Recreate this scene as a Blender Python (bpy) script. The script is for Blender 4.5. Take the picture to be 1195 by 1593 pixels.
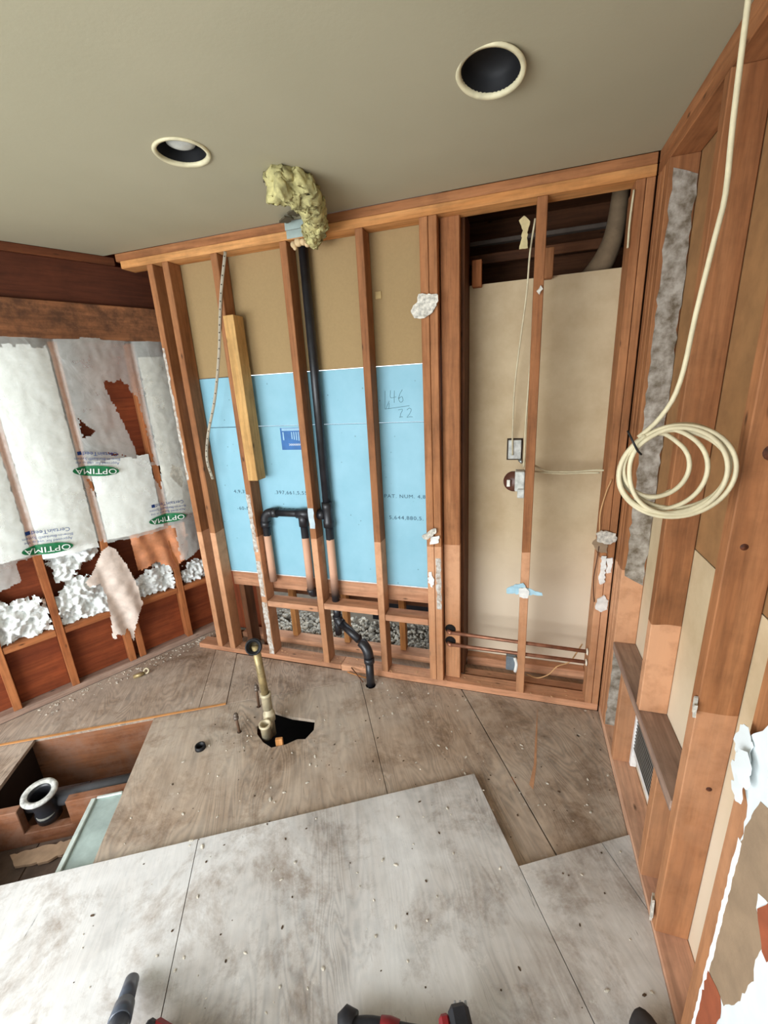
import bpy, bmesh, math, random
from mathutils import Vector, Matrix, noise
from mathutils.geometry import tessellate_polygon
random.seed(7)
for o in list(bpy.data.objects): bpy.data.objects.remove(o)
S = bpy.context.scene
COL = S.collection
V = Vector
PI = math.pi
# ------------------------------------------------------------------ camera
yaw, pitch, roll, FPX = -.313136, -.286823, -.054243, 655.93
cam = bpy.data.cameras.new('camera'); camo = bpy.data.objects.new('camera', cam); COL.objects.link(camo)
ca, sa = math.cos(yaw), math.sin(yaw)
fw = V((sa*math.cos(pitch), ca*math.cos(pitch), math.sin(pitch)))
rt = V((ca, -sa, 0)); up = rt.cross(fw)
r2 = rt*math.cos(roll)+up*math.sin(roll); u2 = -rt*math.sin(roll)+up*math.cos(roll)
M = Matrix((r2, u2, -fw)).transposed().to_4x4(); M.translation = V((-.45456, -2.04071, 1.67702))
camo.matrix_world = M
cam.sensor_fit = 'HORIZONTAL'; cam.sensor_width = 36; cam.lens = FPX/1195*36; cam.clip_start = .02
S.camera = camo
# ------------------------------------------------------------------ light
W = bpy.data.worlds.new('world'); S.world = W; W.use_nodes = True
wn = W.node_tree.nodes; wl = W.node_tree.links
bg = wn['Background']; bg.inputs[0].default_value = (.80, .90, 1, 1); bg.inputs[1].default_value = 2.2
def area(name, loc, target, sx, sy, power, col):
    l = bpy.data.lights.new(name, 'AREA'); l.shape = 'RECTANGLE'; l.size = sx; l.size_y = sy; l.energy = power; l.color = col
    o = bpy.data.objects.new(name, l); COL.objects.link(o); o.location = loc
    o.rotation_euler = (V(target)-V(loc)).to_track_quat('-Z', 'Y').to_euler(); return o
area('window_daylight', (-2.4, -3.42, 1.10), (-1.4, -1.3, .0), 2.5, 1.3, 104, (.94, .97, 1))
S.view_settings.view_transform = 'Standard'; S.view_settings.look = 'None'; S.view_settings.gamma = 1
S.view_settings.use_curve_mapping = False
S.view_settings.exposure = .37
# ------------------------------------------------------------------ materials
def lin(c): return tuple((x/255/12.92 if x/255 <= .04045 else ((x/255+.055)/1.055)**2.4) for x in c)+(1,)
MATS = {}
class N:
    def __init__(s, name):
        s.m = bpy.data.materials.new(name); s.m.use_nodes = True; s.t = s.m.node_tree; s.b = s.t.nodes['Principled BSDF']
    def n(s, typ, **k):
        x = s.t.nodes.new(typ)
        for a, v in k.items():
            if a.startswith('_'): x.inputs[int(a[1:])].default_value = v
            else: setattr(x, a, v)
        return x
    def l(s, a, b): s.t.links.new(a, b)
    def coord(s, scale, kind='Object', rot=(0, 0, 0)):
        t = s.n('ShaderNodeTexCoord'); m = s.n('ShaderNodeMapping'); m.inputs['Scale'].default_value = scale; m.inputs['Rotation'].default_value = rot
        s.l(t.outputs[kind], m.inputs[0]); return m.outputs[0]
    def noise(s, vec, scale=1, detail=4, rough=.6, dist=0):
        x = s.n('ShaderNodeTexNoise'); x.inputs['Scale'].default_value = scale; x.inputs['Detail'].default_value = detail
        x.inputs['Roughness'].default_value = rough; x.inputs['Distortion'].default_value = dist
        if vec is not None: s.l(vec, x.inputs['Vector'])
        return x.outputs['Fac']
    def ramp(s, fac, *stops):
        r = s.n('ShaderNodeValToRGB'); e = r.color_ramp.elements
        e[0].position, e[0].color = stops[0][0], stops[0][1]; e[1].position, e[1].color = stops[-1][0], stops[-1][1]
        for p, c in stops[1:-1]: q = e.new(p); q.color = c
        s.l(fac, r.inputs[0]); return r.outputs[0]
    def mix(s, fac, a, b, mode='MIX'):
        x = s.n('ShaderNodeMix', data_type='RGBA', blend_type=mode)
        for i, v in ((0, fac), (6, a), (7, b)):
            if isinstance(v, bpy.types.NodeSocket): s.l(v, x.inputs[i])
            else: x.inputs[i].default_value = v
        return x.outputs[2]
    def math(s, op, a, b=None, clamp=False):
        x = s.n('ShaderNodeMath', operation=op, use_clamp=clamp)
        for i, v in ((0, a), (1, b)):
            if v is None: continue
            if isinstance(v, bpy.types.NodeSocket): s.l(v, x.inputs[i])
            else: x.inputs[i].default_value = v
        return x.outputs[0]
    def bump(s, fac, st=.3, d=.004):
        x = s.n('ShaderNodeBump'); x.inputs['Strength'].default_value = st; x.inputs['Distance'].default_value = d
        s.l(fac, x.inputs['Height']); s.l(x.outputs[0], s.b.inputs['Normal'])
    def done(s, col, rough=.7, metal=0, spec=.3):
        if isinstance(col, bpy.types.NodeSocket): s.l(col, s.b.inputs['Base Color'])
        else: s.b.inputs['Base Color'].default_value = col
        if isinstance(rough, bpy.types.NodeSocket): s.l(rough, s.b.inputs['Roughness'])
        else: s.b.inputs['Roughness'].default_value = rough
        s.b.inputs['Metallic'].default_value = metal; s.b.inputs['Specular IOR Level'].default_value = spec
        return s.m
    def posz(s):
        g = s.n('ShaderNodeNewGeometry'); x = s.n('ShaderNodeSeparateXYZ'); s.l(g.outputs['Position'], x.inputs[0]); return x.outputs[2], g.outputs['Position']
def BK(v): return (v, v, v, 1)
BLACK, WHITE = BK(0), BK(1)
def wood(name, c1, c2, axis='z', low_tone=None, rnd=.25, smear=None, knots=True):
    key = (name, axis)
    if key in MATS: return MATS[key]
    k = N(name+'_'+axis); big = {'x': (1.2, 16, 16), 'y': (16, 1.2, 16), 'z': (16, 16, 1.2)}[axis]; sm = tuple(b*5 for b in big)
    oi = k.n('ShaderNodeObjectInfo')
    co = k.coord(big); ad = k.n('ShaderNodeVectorMath', operation='ADD'); k.l(co, ad.inputs[0])
    sc = k.math('MULTIPLY', oi.outputs['Random'], 37.); k.l(sc, ad.inputs[1])
    f1 = k.noise(ad.outputs[0], 1, 4, .55, .6); f2 = k.noise(k.coord(sm), 1, 3, .6)
    col = k.ramp(f1, (.3, lin(c1)), (.7, lin(c2)))
    g = k.ramp(f2, (.3, BK(.62)), (.6, BK(1)))
    f3 = k.noise(k.coord((5, 5, 5)), 1, 5, .7); col = k.mix(.7, col, k.ramp(f3, (.32, BK(.62)), (.55, WHITE)), 'MULTIPLY')
    col = k.mix(.8, col, g, 'MULTIPLY')
    if knots:
        kn = {'x': (5, 14, 14), 'y': (14, 5, 14), 'z': (14, 14, 5)}[axis]
        v = k.n('ShaderNodeTexVoronoi', feature='F1'); v.inputs['Scale'].default_value = 1
        a2 = k.n('ShaderNodeVectorMath', operation='ADD'); k.l(k.coord(kn), a2.inputs[0]); k.l(sc, a2.inputs[1]); k.l(a2.outputs[0], v.inputs['Vector'])
        col = k.mix(1, col, k.ramp(v.outputs['Distance'], (.03, BK(.25)), (.10, WHITE)), 'MULTIPLY')
    val = k.math('ADD', k.math('MULTIPLY', oi.outputs['Random'], rnd), 1-rnd*.5)
    hs = k.n('ShaderNodeHueSaturation'); k.l(val, hs.inputs['Value']); k.l(col, hs.inputs['Color']); col = hs.outputs[0]
    z, p = k.posz()
    if smear:   # joint compound smears left on the wood
        f = k.noise(p, 9, 6, .7); col = k.mix(k.ramp(f, (.42, BLACK), (.62, BK(.8))), col, lin(smear))
    if low_tone:    # paler tone with a sharp upper edge at wainscot height
        zz = k.math('ADD', z, k.math('MULTIPLY', k.noise(p, 4, 2), .05))
        e = k.math('LESS_THAN', zz, .89); n = k.noise(p, 14, 5, .65)
        e = k.math('MULTIPLY', e, k.ramp(n, (.30, BK(.45)), (.55, BK(.85))))
        e = k.math('MULTIPLY', e, k.ramp(z, (.38, BK(.45)), (.62, WHITE)))
        sp = k.n('ShaderNodeSeparateXYZ'); k.l(p, sp.inputs[0]); e = k.math('MULTIPLY', e, k.ramp(k.math('MULTIPLY', sp.outputs[1], -1), (.62, WHITE), (.95, BK(.5))))
        col = k.mix(e, col, lin(low_tone))
    k.bump(f2, .25, .002)
    MATS[key] = k.done(col, .72, 0, .25); return MATS[key]
STUD = ((142, 90, 54), (176, 120, 78)); LOW_TONE = (212, 160, 122)
def stud_m(a='z'): return wood('stud_wood', *STUD, a, LOW_TONE)
def plate_m(a='x'): return wood('plate_wood', (186, 122, 66), (216, 158, 100), a, None)
def dusty_m(a='x'): return wood('dusty_plate_wood', (182, 126, 92), (212, 160, 124), a, None)
def new_m(a='z'): return wood('new_pine', (190, 142, 82), (212, 168, 106), a, None, .05)
def rust_m(a='x'): return wood('rust_sheathing', (114, 52, 26), (142, 70, 36), a, None, .12, None, False)
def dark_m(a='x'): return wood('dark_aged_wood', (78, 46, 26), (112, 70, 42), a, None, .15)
def gray_m(a='y'): return wood('grey_dusty_wood', (142, 114, 98), (176, 148, 130), a, None, .1)
def lwood_m(a='z'): return wood('red_stud_wood', (150, 84, 46), (182, 116, 70), a, None, .15)
def plain(name, c, rough=.6, metal=0, var=.12, scale=20, bump=0, spec=.3, c2=None):
    if name in MATS: return MATS[name]
    k = N(name); f = k.noise(k.coord((1, 1, 1)), scale, 5, .6)
    d = tuple(max(0, x*(1-var)) for x in c) if c2 is None else c2
    if bump: k.bump(f, bump, .004)
    MATS[name] = k.done(k.ramp(f, (.35, lin(d)), (.65, lin(c))), rough, metal, spec); return MATS[name]
def ply(name, c1, c2, white, amt, rnd=.1, grain=1.0):
    if name in MATS: return MATS[name]
    k = N(name); R = (0, 0, math.radians(-29.)+PI/2)  # grain runs across the joists' seams
    co = k.coord((1, 1, 1), 'Object', (0, 0, -math.atan2(-.8746, .4848)))
    m2 = k.n('ShaderNodeMapping'); m2.inputs['Scale'].default_value = (1.2, 11, 1); k.l(co, m2.inputs[0])
    m1 = k.n('ShaderNodeMapping'); m1.inputs['Scale'].default_value = (.75, 3.6, 1); k.l(co, m1.inputs[0])
    cn = k.noise(m1.outputs[0], 1.6, 2.5, .5, .5); fr = k.math('FRACT', k.math('MULTIPLY', cn, 26*grain))
    tri = k.math('ABSOLUTE', k.math('SUBTRACT', fr, .5))
    f1 = k.noise(m2.outputs[0], 3, 6, .65, .3); z, p = k.posz()
    big = k.noise(p, 1.7, 5, .6, .4); mid = k.noise(p, 6, 6, .7)
    col = k.mix(k.ramp(f1, (.3, BLACK), (.7, WHITE)), lin(c1), lin(c2))
    msk = k.ramp(k.noise(p, 1.3, 3), (.40, BK(.2)), (.58, BK(.85))); col = k.mix(msk, col, k.ramp(tri, (.05, BK(.45)), (.34, WHITE)), 'MULTIPLY')
    a = k.math('MULTIPLY', k.ramp(big, (.34, BK(.15)), (.60, WHITE)), amt)
    col = k.mix(a, col, lin(white))
    col = k.mix(.55, col, k.ramp(mid, (.30, BK(.68)), (.52, WHITE)), 'MULTIPLY')
    st = k.noise(p, 3.2, 7, .78, .25); col = k.mix(.8, col, k.ramp(st, (.32, (.42, .33, .26, 1)), (.50, WHITE)), 'MULTIPLY')
    scr = k.noise(m2.outputs[0], 6, 4, .7, 1); col = k.mix(.8, col, k.ramp(scr, (.27, BK(.3)), (.33, WHITE)), 'MULTIPLY')
    st2 = k.noise(p, 9, 6, .8); col = k.mix(k.ramp(st2, (.60, BLACK), (.72, BK(.5*amt))), col, lin((236, 232, 224)))
    oi = k.n('ShaderNodeObjectInfo'); hs = k.n('ShaderNodeHueSaturation'); k.l(k.math('ADD', k.math('MULTIPLY', oi.outputs['Random'], rnd), 1-rnd/2), hs.inputs['Value']); k.l(col, hs.inputs['Color'])
    k.bump(f1, .35, .003)
    MATS[name] = k.done(hs.outputs[0], .78, 0, .2); return MATS[name]
def near_m(): return ply('whitewashed_plywood', (150, 138, 126), (184, 174, 164), (220, 218, 214), .8)
def mid_m(): return ply('worn_brown_plywood', (136, 112, 90), (178, 154, 130), (206, 196, 182), .45)
def far_m(): return ply('grained_plywood', (140, 116, 96), (182, 158, 136), (204, 192, 178), .4, .1, 1.3)
def scrap_m(): return plain('gypsum_scrap', (238, 232, 218), .9, 0, .3, 60, .5)
def metal_m(): return plain('galvanised_steel', (168, 176, 176), .42, .75, .25, 30)
def abs_m(): return plain('black_plastic_pipe', (38, 38, 42), .38, 0, .4, 14, 0, .5)
def cable_m(): return plain('cream_cable_sheath', (206, 194, 160), .5, 0, .08, 30)
def beige_m():
    if 'beige' in MATS: return MATS['beige']
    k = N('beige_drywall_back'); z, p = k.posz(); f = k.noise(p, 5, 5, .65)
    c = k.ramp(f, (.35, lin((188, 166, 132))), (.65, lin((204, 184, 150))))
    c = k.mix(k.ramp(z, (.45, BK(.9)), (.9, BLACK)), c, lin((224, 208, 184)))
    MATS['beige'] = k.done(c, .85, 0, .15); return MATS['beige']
def pipe_dust_m():
    if 'pd' in MATS: return MATS['pd']
    k = N('two_tone_plastic_pipe'); z, p = k.posz(); n = k.noise(p, 16, 4)  # paler band below a sharp edge, fading to black further down
    e = k.math('LESS_THAN', k.math('ADD', z, k.math('MULTIPLY', n, .03)), .868)
    e = k.math('MULTIPLY', e, k.ramp(k.math('ADD', z, k.math('MULTIPLY', n, .06)), (.52, BLACK), (.66, WHITE)))
    c = k.mix(e, lin((38, 38, 42)), lin((206, 160, 132)))
    MATS['pd'] = k.done(c, k.math('ADD', k.math('MULTIPLY', e, .4), .4), 0, .4); return MATS['pd']
def ceil_m():
    if 'ceil' in MATS: return MATS['ceil']
    k = N('painted_ceiling'); z, p = k.posz(); f = k.noise(p, 60, 4, .7); b = k.noise(p, 1.2, 3)
    c = k.ramp(b, (.3, lin((166, 159, 134))), (.7, lin((174, 166, 141)))); k.bump(f, .12, .003)
    MATS['ceil'] = k.done(c, .9, 0, .1); return MATS['ceil']
def foam_m():
    if 'foam' in MATS: return MATS['foam']
    k = N('blue_foam'); z, p = k.posz(); f = k.noise(p, 70, 3); b = k.noise(p, 5, 4)
    c = k.ramp(b, (.3, lin((130, 178, 194))), (.7, lin((142, 188, 204))))
    v = k.n('ShaderNodeTexVoronoi'); v.inputs['Scale'].default_value = 16; k.l(p, v.inputs['Vector'])
    c = k.mix(1, c, k.ramp(v.outputs['Distance'], (.04, BK(.55)), (.08, WHITE)), 'MULTIPLY')
    k.bump(f, .1, .001); MATS['foam'] = k.done(c, .55, 0, .3); return MATS['foam']
def film_m():
    if 'film' in MATS: return MATS['film']
    k = N('torn_plastic_film'); z, p = k.posz(); n = k.noise(p, 7, 5, .65, .4); n2 = k.noise(p, 30, 5, .7, .8)
    n3 = k.noise(p, 6, 3, .45, 1.6); rg = k.math('ABSOLUTE', k.math('SUBTRACT', n3, .5)); k.bump(k.ramp(rg, (0, WHITE), (.22, BLACK)), .28, .010); k.done(k.ramp(n2, (.3, lin((216, 218, 210))), (.7, lin((230, 232, 224)))), .34, 0, .5)
    tr = k.n('ShaderNodeBsdfTransparent'); mx = k.n('ShaderNodeMixShader')
    k.l(k.ramp(n, (.3, BK(.29)), (.7, BK(.40))), mx.inputs[0]); k.l(tr.outputs[0], mx.inputs[1]); k.l(k.b.outputs[0], mx.inputs[2])
    k.l(mx.outputs[0], k.t.nodes['Material Output'].inputs[0]); MATS['film'] = k.m; return k.m
# ------------------------------------------------------------------ builders
WL = {}
def put(name, me, mat, parent, org, rz=0):
    o = bpy.data.objects.new(name, me); COL.objects.link(o)
    if mat: me.materials.append(mat)
    WL[o.name] = V(org)
    if parent is not None:
        o.parent = parent; o.location = V(org)-WL[parent.name]
    else: o.location = org
    o.rotation_euler[2] = rz
    return o
def finish(name, bm, mat, parent=None, smooth=False):
    bmesh.ops.recalc_face_normals(bm, faces=bm.faces)
    c = sum((v.co for v in bm.verts), V())/max(1, len(bm.verts))
    bmesh.ops.translate(bm, verts=bm.verts, vec=-c)
    me = bpy.data.meshes.new(name); bm.to_mesh(me); bm.free()
    if smooth:
        for p in me.polygons: p.use_smooth = True
    return put(name, me, mat, parent, c)
def beam(name, c, s, mat, parent=None, rz=0, bev=.0025, tilt=None):
    bm = bmesh.new(); bmesh.ops.create_cube(bm, size=1); bmesh.ops.scale(bm, vec=V(s), verts=bm.verts)
    if bev: bmesh.ops.bevel(bm, geom=bm.edges[:], offset=min(bev, min(s)*.3), segments=1, affect='EDGES')
    me = bpy.data.meshes.new(name); bm.to_mesh(me); bm.free()
    o = put(name, me, mat, parent, c, rz)
    if tilt: o.rotation_euler = tilt
    return o
def box(name, x0, x1, y0, y1, z0, z1, mat, parent=None, bev=.0025):
    return beam(name, ((x0+x1)/2, (y0+y1)/2, (z0+z1)/2), (x1-x0, y1-y0, z1-z0), mat, parent, 0, bev)
def tube(bm, pts, r, seg=12, cap=True, flat=1):
    pts = [V(p) for p in pts]; n = len(pts); rs = r if isinstance(r, (list, tuple)) else [r]*n
    rings = []; prev = None
    for i, p in enumerate(pts):
        t = (pts[min(i+1, n-1)]-pts[max(i-1, 0)]).normalized()
        if prev is None: a = t.orthogonal().normalized()
        else:
            a = prev-t*prev.dot(t); a = a.normalized() if a.length > 1e-6 else t.orthogonal().normalized()
        prev = a; b = t.cross(a)
        rings.append([bm.verts.new(p+(a*math.cos(2*PI*k/seg)+b*math.sin(2*PI*k/seg)*flat)*rs[i]) for k in range(seg)])
    for i in range(n-1):
        for k in range(seg):
            bm.faces.new((rings[i][k], rings[i][(k+1) % seg], rings[i+1][(k+1) % seg], rings[i+1][k]))
    if cap: bm.faces.new(rings[0][::-1]); bm.faces.new(rings[-1])
def smooth_path(pts, k=6, closed=False):
    pts = [V(p) for p in pts]; n = len(pts); out = []
    for i in range(n if closed else n-1):
        p0 = pts[(i-1) % n] if closed or i > 0 else pts[0]*2-pts[1]; p1 = pts[i]; p2 = pts[(i+1) % n]
        p3 = pts[(i+2) % n] if closed or i+2 < n else pts[-1]*2-pts[-2]
        for j in range(k):
            t = j/k; out.append(.5*((2*p1)+(p2-p0)*t+(2*p0-5*p1+4*p2-p3)*t*t+(3*p1-p0-3*p2+p3)*t**3))
    if not closed: out.append(pts[-1])
    return out
def pipe(name, pts, r, mat, parent=None, seg=14, k=0, flat=1):
    bm = bmesh.new(); tube(bm, smooth_path(pts, k) if k else pts, r, seg, True, flat); return finish(name, bm, mat, parent, True)
def bend(p, d1, d2, R, n=6):       # quarter bend about corner p, arriving along d1 and leaving along d2
    p, d1, d2 = V(p), V(d1).normalized(), V(d2).normalized(); a = p-d1*R; out = []
    for i in range(n+1):
        t = i/n; out.append((a*(1-t)**2)+p*(2*t*(1-t))+(p+d2*R)*t*t)
    return out
def lathe(name, prof, c, mat, parent=None, axis=(0, 0, 1), seg=32):
    bm = bmesh.new(); q = V(axis).to_track_quat('Z', 'Y'); rings = []
    for r, h in prof:
        rings.append([bm.verts.new(V(c)+q @ V((max(r, 1e-5)*math.cos(2*PI*k/seg), max(r, 1e-5)*math.sin(2*PI*k/seg), h))) for k in range(seg)])
    for i in range(len(rings)-1):
        for k in range(seg): bm.faces.new((rings[i][k], rings[i][(k+1) % seg], rings[i+1][(k+1) % seg], rings[i+1][k]))
    bmesh.ops.remove_doubles(bm, verts=bm.verts, dist=2e-5)
    return finish(name, bm, mat, parent, True)
def ragged(pts, step=.012, jit=.004, seed=0):
    rnd = random.Random(seed); out = []
    for i, p in enumerate(pts):
        a = V(p); b = V(pts[(i+1) % len(pts)]); n = max(1, int((b-a).length/step))
        for j in range(n):
            q = a.lerp(b, j/n)
            if j: q = q+V([rnd.uniform(-jit, jit) for _ in range(2)])
            out.append(q)
    return out
def slab(name, outline, holes, f, th, mat, parent=None):
    """flat plate: 2-D outline with holes, f maps (u, v, depth) to the room, th = thickness"""
    loops = [[V((p[0], p[1], 0)) for p in outline]]+[[V((p[0], p[1], 0)) for p in h] for h in holes]
    tris = tessellate_polygon(loops); flat = [p for l in loops for p in l]
    bm = bmesh.new(); A = [bm.verts.new(f(p.x, p.y, 0)) for p in flat]; B = [bm.verts.new(f(p.x, p.y, th)) for p in flat]
    for t in tris:
        try: bm.faces.new([A[i] for i in t]); bm.faces.new([B[i] for i in reversed(t)])
        except ValueError: pass
    o = 0
    for l in loops:
        n = len(l)
        for i in range(n):
            try: bm.faces.new((A[o+i], A[o+(i+1) % n], B[o+(i+1) % n], B[o+i]))
            except ValueError: pass
        o += n
    return finish(name, bm, mat, parent)
def struct(name, loc=(0, 0, 0)):
    o = bpy.data.objects.new(name, None); COL.objects.link(o); o.location = loc; o['kind'] = 'structure'; WL[o.name] = V(loc); return o
def thing(name, label, cat, loc=(0, 0, 0), group=None):
    o = bpy.data.objects.new(name, None); COL.objects.link(o); o.location = loc; WL[o.name] = V(loc); return tag(o, label, cat, group)
def tag(o, label, cat, group=None, kind=None):
    o['label'] = label; o['category'] = cat
    if group: o['group'] = group
    if kind: o['kind'] = kind
    return o
def text_pts(body, size, font_sx=1.0, spacing=1.0):
    c = bpy.data.curves.new('lettering', 'FONT'); c.body = body; c.size = size; c.align_x = 'CENTER'; c.align_y = 'CENTER'; c.space_character = spacing; c.resolution_u = 3
    o = bpy.data.objects.new('lettering', c); COL.objects.link(o); bpy.context.view_layer.update()
    me = bpy.data.meshes.new_from_object(o.evaluated_get(bpy.context.evaluated_depsgraph_get()))
    bpy.data.objects.remove(o); bpy.data.curves.remove(c); return me
def lettering(name, body, size, f, mat, parent, sx=1, spacing=1, rot=0, at=(0, 0)):
    me = text_pts(body, size, 1, spacing); cr, sr = math.cos(rot), math.sin(rot); bm = bmesh.new(); bm.from_mesh(me); bpy.data.meshes.remove(me)
    for v in bm.verts:
        x, y = v.co.x*sx, v.co.y; v.co = f(at[0]+x*cr-y*sr, at[1]+x*sr+y*cr)
    return finish(name, bm, mat, parent)
def cutpoly(pts, n, d):            # keep the side n.p <= d
    out = []
    for i in range(len(pts)):
        a, b = V(pts[i]), V(pts[(i+1) % len(pts)]); da, db = a.dot(n)-d, b.dot(n)-d
        if da <= 0: out.append(a)
        if da*db < 0: out.append(a.lerp(b, da/(da-db)))
    return out
H = 2.44
# ------------------------------------------------------------------ floor
E1, E2, K = V((.8746, .4848)), V((.4848, -.8746)), V((-.577, -.554))
def F(a, b): return K+E1*a+E2*b
LU, LN, LP = V((.46, .88793)), V((.88793, -.46)), V((-2.82, -.30))     # left wall: along, inward normal, anchor
def flr(x, y, d): return V((x, y, d))
floor = struct('floor', (-1.2, -1.2, 0))
def sheet(a0, a1, b0, b1, top, mat, holes=(), pts=None, ymax=-.001, th=.018):
    p = pts or [(a0, b0), (a1, b0), (a1, b1), (a0, b1)]
    p = [F(*q) for q in p]; g = .0012
    p = cutpoly(p, V((0, 1)), ymax); p = cutpoly(p, V((1, 0)), -.001); p = cutpoly(p, V((0, -1)), 3.45)
    p = cutpoly(p, -LN, -LN.dot(LP)-.0)
    if len(p) < 3: return
    return slab('plywood_sheet', p, holes, lambda x, y, d: V((x, y, top-th+d)), th, mat, floor)
def disc(c, r, n=16): return [(c[0]+r*math.cos(2*PI*i/n), c[1]+r*math.sin(2*PI*i/n)) for i in range(n)]
g = .0015
drain_hole = [(-1.711, -.531), (-1.673, -.413), (-1.56, -.425), (-1.43, -.415), (-1.405, -.48), (-1.421, -.545), (-1.46, -.555), (-1.50, -.598), (-1.562, -.634), (-1.62, -.615), (-1.681, -.576)]
sheet(-1.545, -.395-g, -.79+g, .02, 0, mid_m(), [drain_hole, disc((-1.78, -.585), .012), disc((-1.909, -.725), .026), disc((-1.785, -.40), .012), disc((-1.227, -.087), .03)])
sheet(-.395+g, .153-g, -1.2, .45, 0, mid_m())
sheet(.153+g*3, 1.4, -1.2, .45, 0, mid_m(), [disc((-.118, -.195), .009, 8)])
sheet(-3.2, -1.313-g, -1.75, -.79-g, .006, far_m(), ymax=.33, th=.024)
sheet(-1.313+g, -1.165-g, -1.75, -.79-g, .006, far_m(), th=.024)
sheet(-1.165+g, -.2, -1.75, -.79-g, .003, far_m(), th=.021)
sheet(-3.0, -2.13, -.79+g, .02, .0, far_m())
sheet(-3.4, -1.157-g, 0, 3.6, .026, near_m(), th=.026)
sheet(-1.157+g, -.006-g, 0, 3.6, .026, near_m(), th=.026)
sheet(-.006+g, .327-g, .386, 3.6, .026, near_m(), th=.026)
sheet(.327+g, 2.6, .386, 3.6, .026, near_m(), th=.026)
def strip(name, a0, a1, b0, b1, z0, z1, mat, par=floor):
    c = F((a0+a1)/2, (b0+b1)/2); return beam(name, (c.x, c.y, (z0+z1)/2), (a1-a0, b1-b0, z1-z0), mat, par, math.atan2(E1.y, E1.x))
OLDJ = wood('old_joist_wood', (118, 72, 46), (150, 98, 66), 'x', None, .1, (136, 100, 80))
strip('edge_strip', -2.33, -1.165, -.79, -.775, .0065, .011, plate_m('x'))
strip('joist', -3.0, -1.0, -.83, -.79, -.34, -.018, OLDJ)
strip('joist', -2.6, -1.99, -.40, -.36, -.22, -.022, OLDJ)
strip('joist', -1.80, -.2, -.40, -.36, -.22, -.022, OLDJ)
strip('joist', -2.2, -1.6, -.40, -.36, -.22, -.15, OLDJ)
strip('joist', -3.0, .2, .03, .07, -.22, -.002, lwood_m('x'))
strip('pit_side_board', -2.19, -2.15, -.788, -.41, -.34, -.018, plain('pit_shade_board', (44, 32, 26), .9)); strip('pit_side_board', -2.19, -2.15, -.35, .02, -.22, -.018, dark_m('y'))  # near-black and dark side boards stand in for shade in the pit
under = plain('pale_underfloor_board', (120, 100, 88), .85, 0, .3, 8)  # pit bottom tones darkened to carry its shade
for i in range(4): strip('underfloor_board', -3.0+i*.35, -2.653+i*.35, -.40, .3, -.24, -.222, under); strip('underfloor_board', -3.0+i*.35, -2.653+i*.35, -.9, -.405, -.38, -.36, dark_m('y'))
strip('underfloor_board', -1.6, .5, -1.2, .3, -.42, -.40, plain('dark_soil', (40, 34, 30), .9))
# splinter-like saw scar on the right hand sheet
slab('sawn_groove', [(-.300, -.05), (-.318, -.25), (-.330, -.42), (-.352, -.53), (-.336, -.55), (-.319, -.42), (-.310, -.25)], [], lambda x, y, d: V((x, y, .0002+d)), .0006, plain('raw_wood', (196, 146, 108), .8), floor)
# ------------------------------------------------------------------ ceiling
lamp1, lamp2 = V((-.553, -.66)), V((-1.523, -.655))
tuft_hole = [(-1.35, -.36), (-1.30, -.44), (-1.24, -.43), (-1.235, -.33), (-1.29, -.16), (-1.36, -.07), (-1.47, -.03), (-1.47, -.07), (-1.40, -.13), (-1.33, -.26)]
ceiling = struct('ceiling', (-2, -1.7, H))
cp = [(-4.6, -3.6), (.1, -3.6), (.1, .0), (-2.50, .0), (-2.60, 0)]
cpp = [tuple(q) for q in cutpoly([(-6, -3.6), (.1, -3.6), (.1, .0), (-6, 0)], -LN, -(LN.dot(LP)+.0))]
slab('ceiling_board', cpp, [disc(lamp1, .080, 40), disc(lamp2, .080, 40), tuft_hole], lambda x, y, d: V((x, y, H+d)), .013, ceil_m(), ceiling)
box('roof_deck', -6, 1.0, -3.7, .9, 2.62, 2.66, dark_m('x'), ceiling)
# ------------------------------------------------------------------ back wall
wb = struct('wall_back', (-1.2, 0, 0))
for i, (x0, x1) in enumerate(((-2.362, -2.324), (-2.262, -2.222), (-1.958, -1.918), (-1.566, -1.528), (-1.182, -1.144), (-.889, -.851), (-.849, -.812))):
    box('stud', x0, x1, 0, .089, .04, 2.364, stud_m(), wb)
box('stud', -.806, -.722, .045, .089, .04, 2.364, stud_m(), wb)
box('stud', -.412, -.372, 0, .089, .04, 2.364, stud_m(), wb)
box('stud', -.068, -.036, 0, .089, .04, 2.364, stud_m(), wb)
box('stud', -.034, -.004, 0, .089, .04, 2.364, stud_m(), wb)
box('bottom_plate', -2.52, -1.45, 0, .089, .006, .040, dusty_m(), wb)
box('bottom_plate', -1.449, -.004, 0, .089, .0, .040, dusty_m(), wb)
box('top_plate', -2.56, -.004, 0, .089, 2.402, H-.001, stud_m('x'), wb)
box('top_plate', -2.53, -.004, -.003, .089, 2.364, 2.401, plate_m('x'), wb)
for x0, x1, z in ((-1.916, -1.568, .398), (-1.526, -1.184, .423), (-1.142, -.891, .394)):
    box('blocking', x0, x1, .0, .089, z-.005, z+.033, dusty_m('x'), wb)
tan = plain('tan_building_board', (160, 134, 94), .9, 0, .03, 90, .1)
box('sheathing_board', -2.32, -.82, .093, .105, 1.781, 2.40, tan, wb, 0)
box('foam_ledger', -2.22, -.82, .094, .132, .475, .570, dusty_m('x'), wb)
box('sill_plate', -2.30, -.72, .19, .28, 0, .04, dusty_m('x'), wb)
for x in (-1.89, -1.50, -1.11): box('cripple_stud', x-.019, x+.019, .23, .28, .041, .47, plate_m('z'), wb)
box('cripple_stud', -2.19, -2.15, .10, .19, .0, .474, dark_m('z'), wb)
box('cripple_stud', -2.09, -2.06, .14, .19, .0, .474, dark_m('z'), wb)
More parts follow.
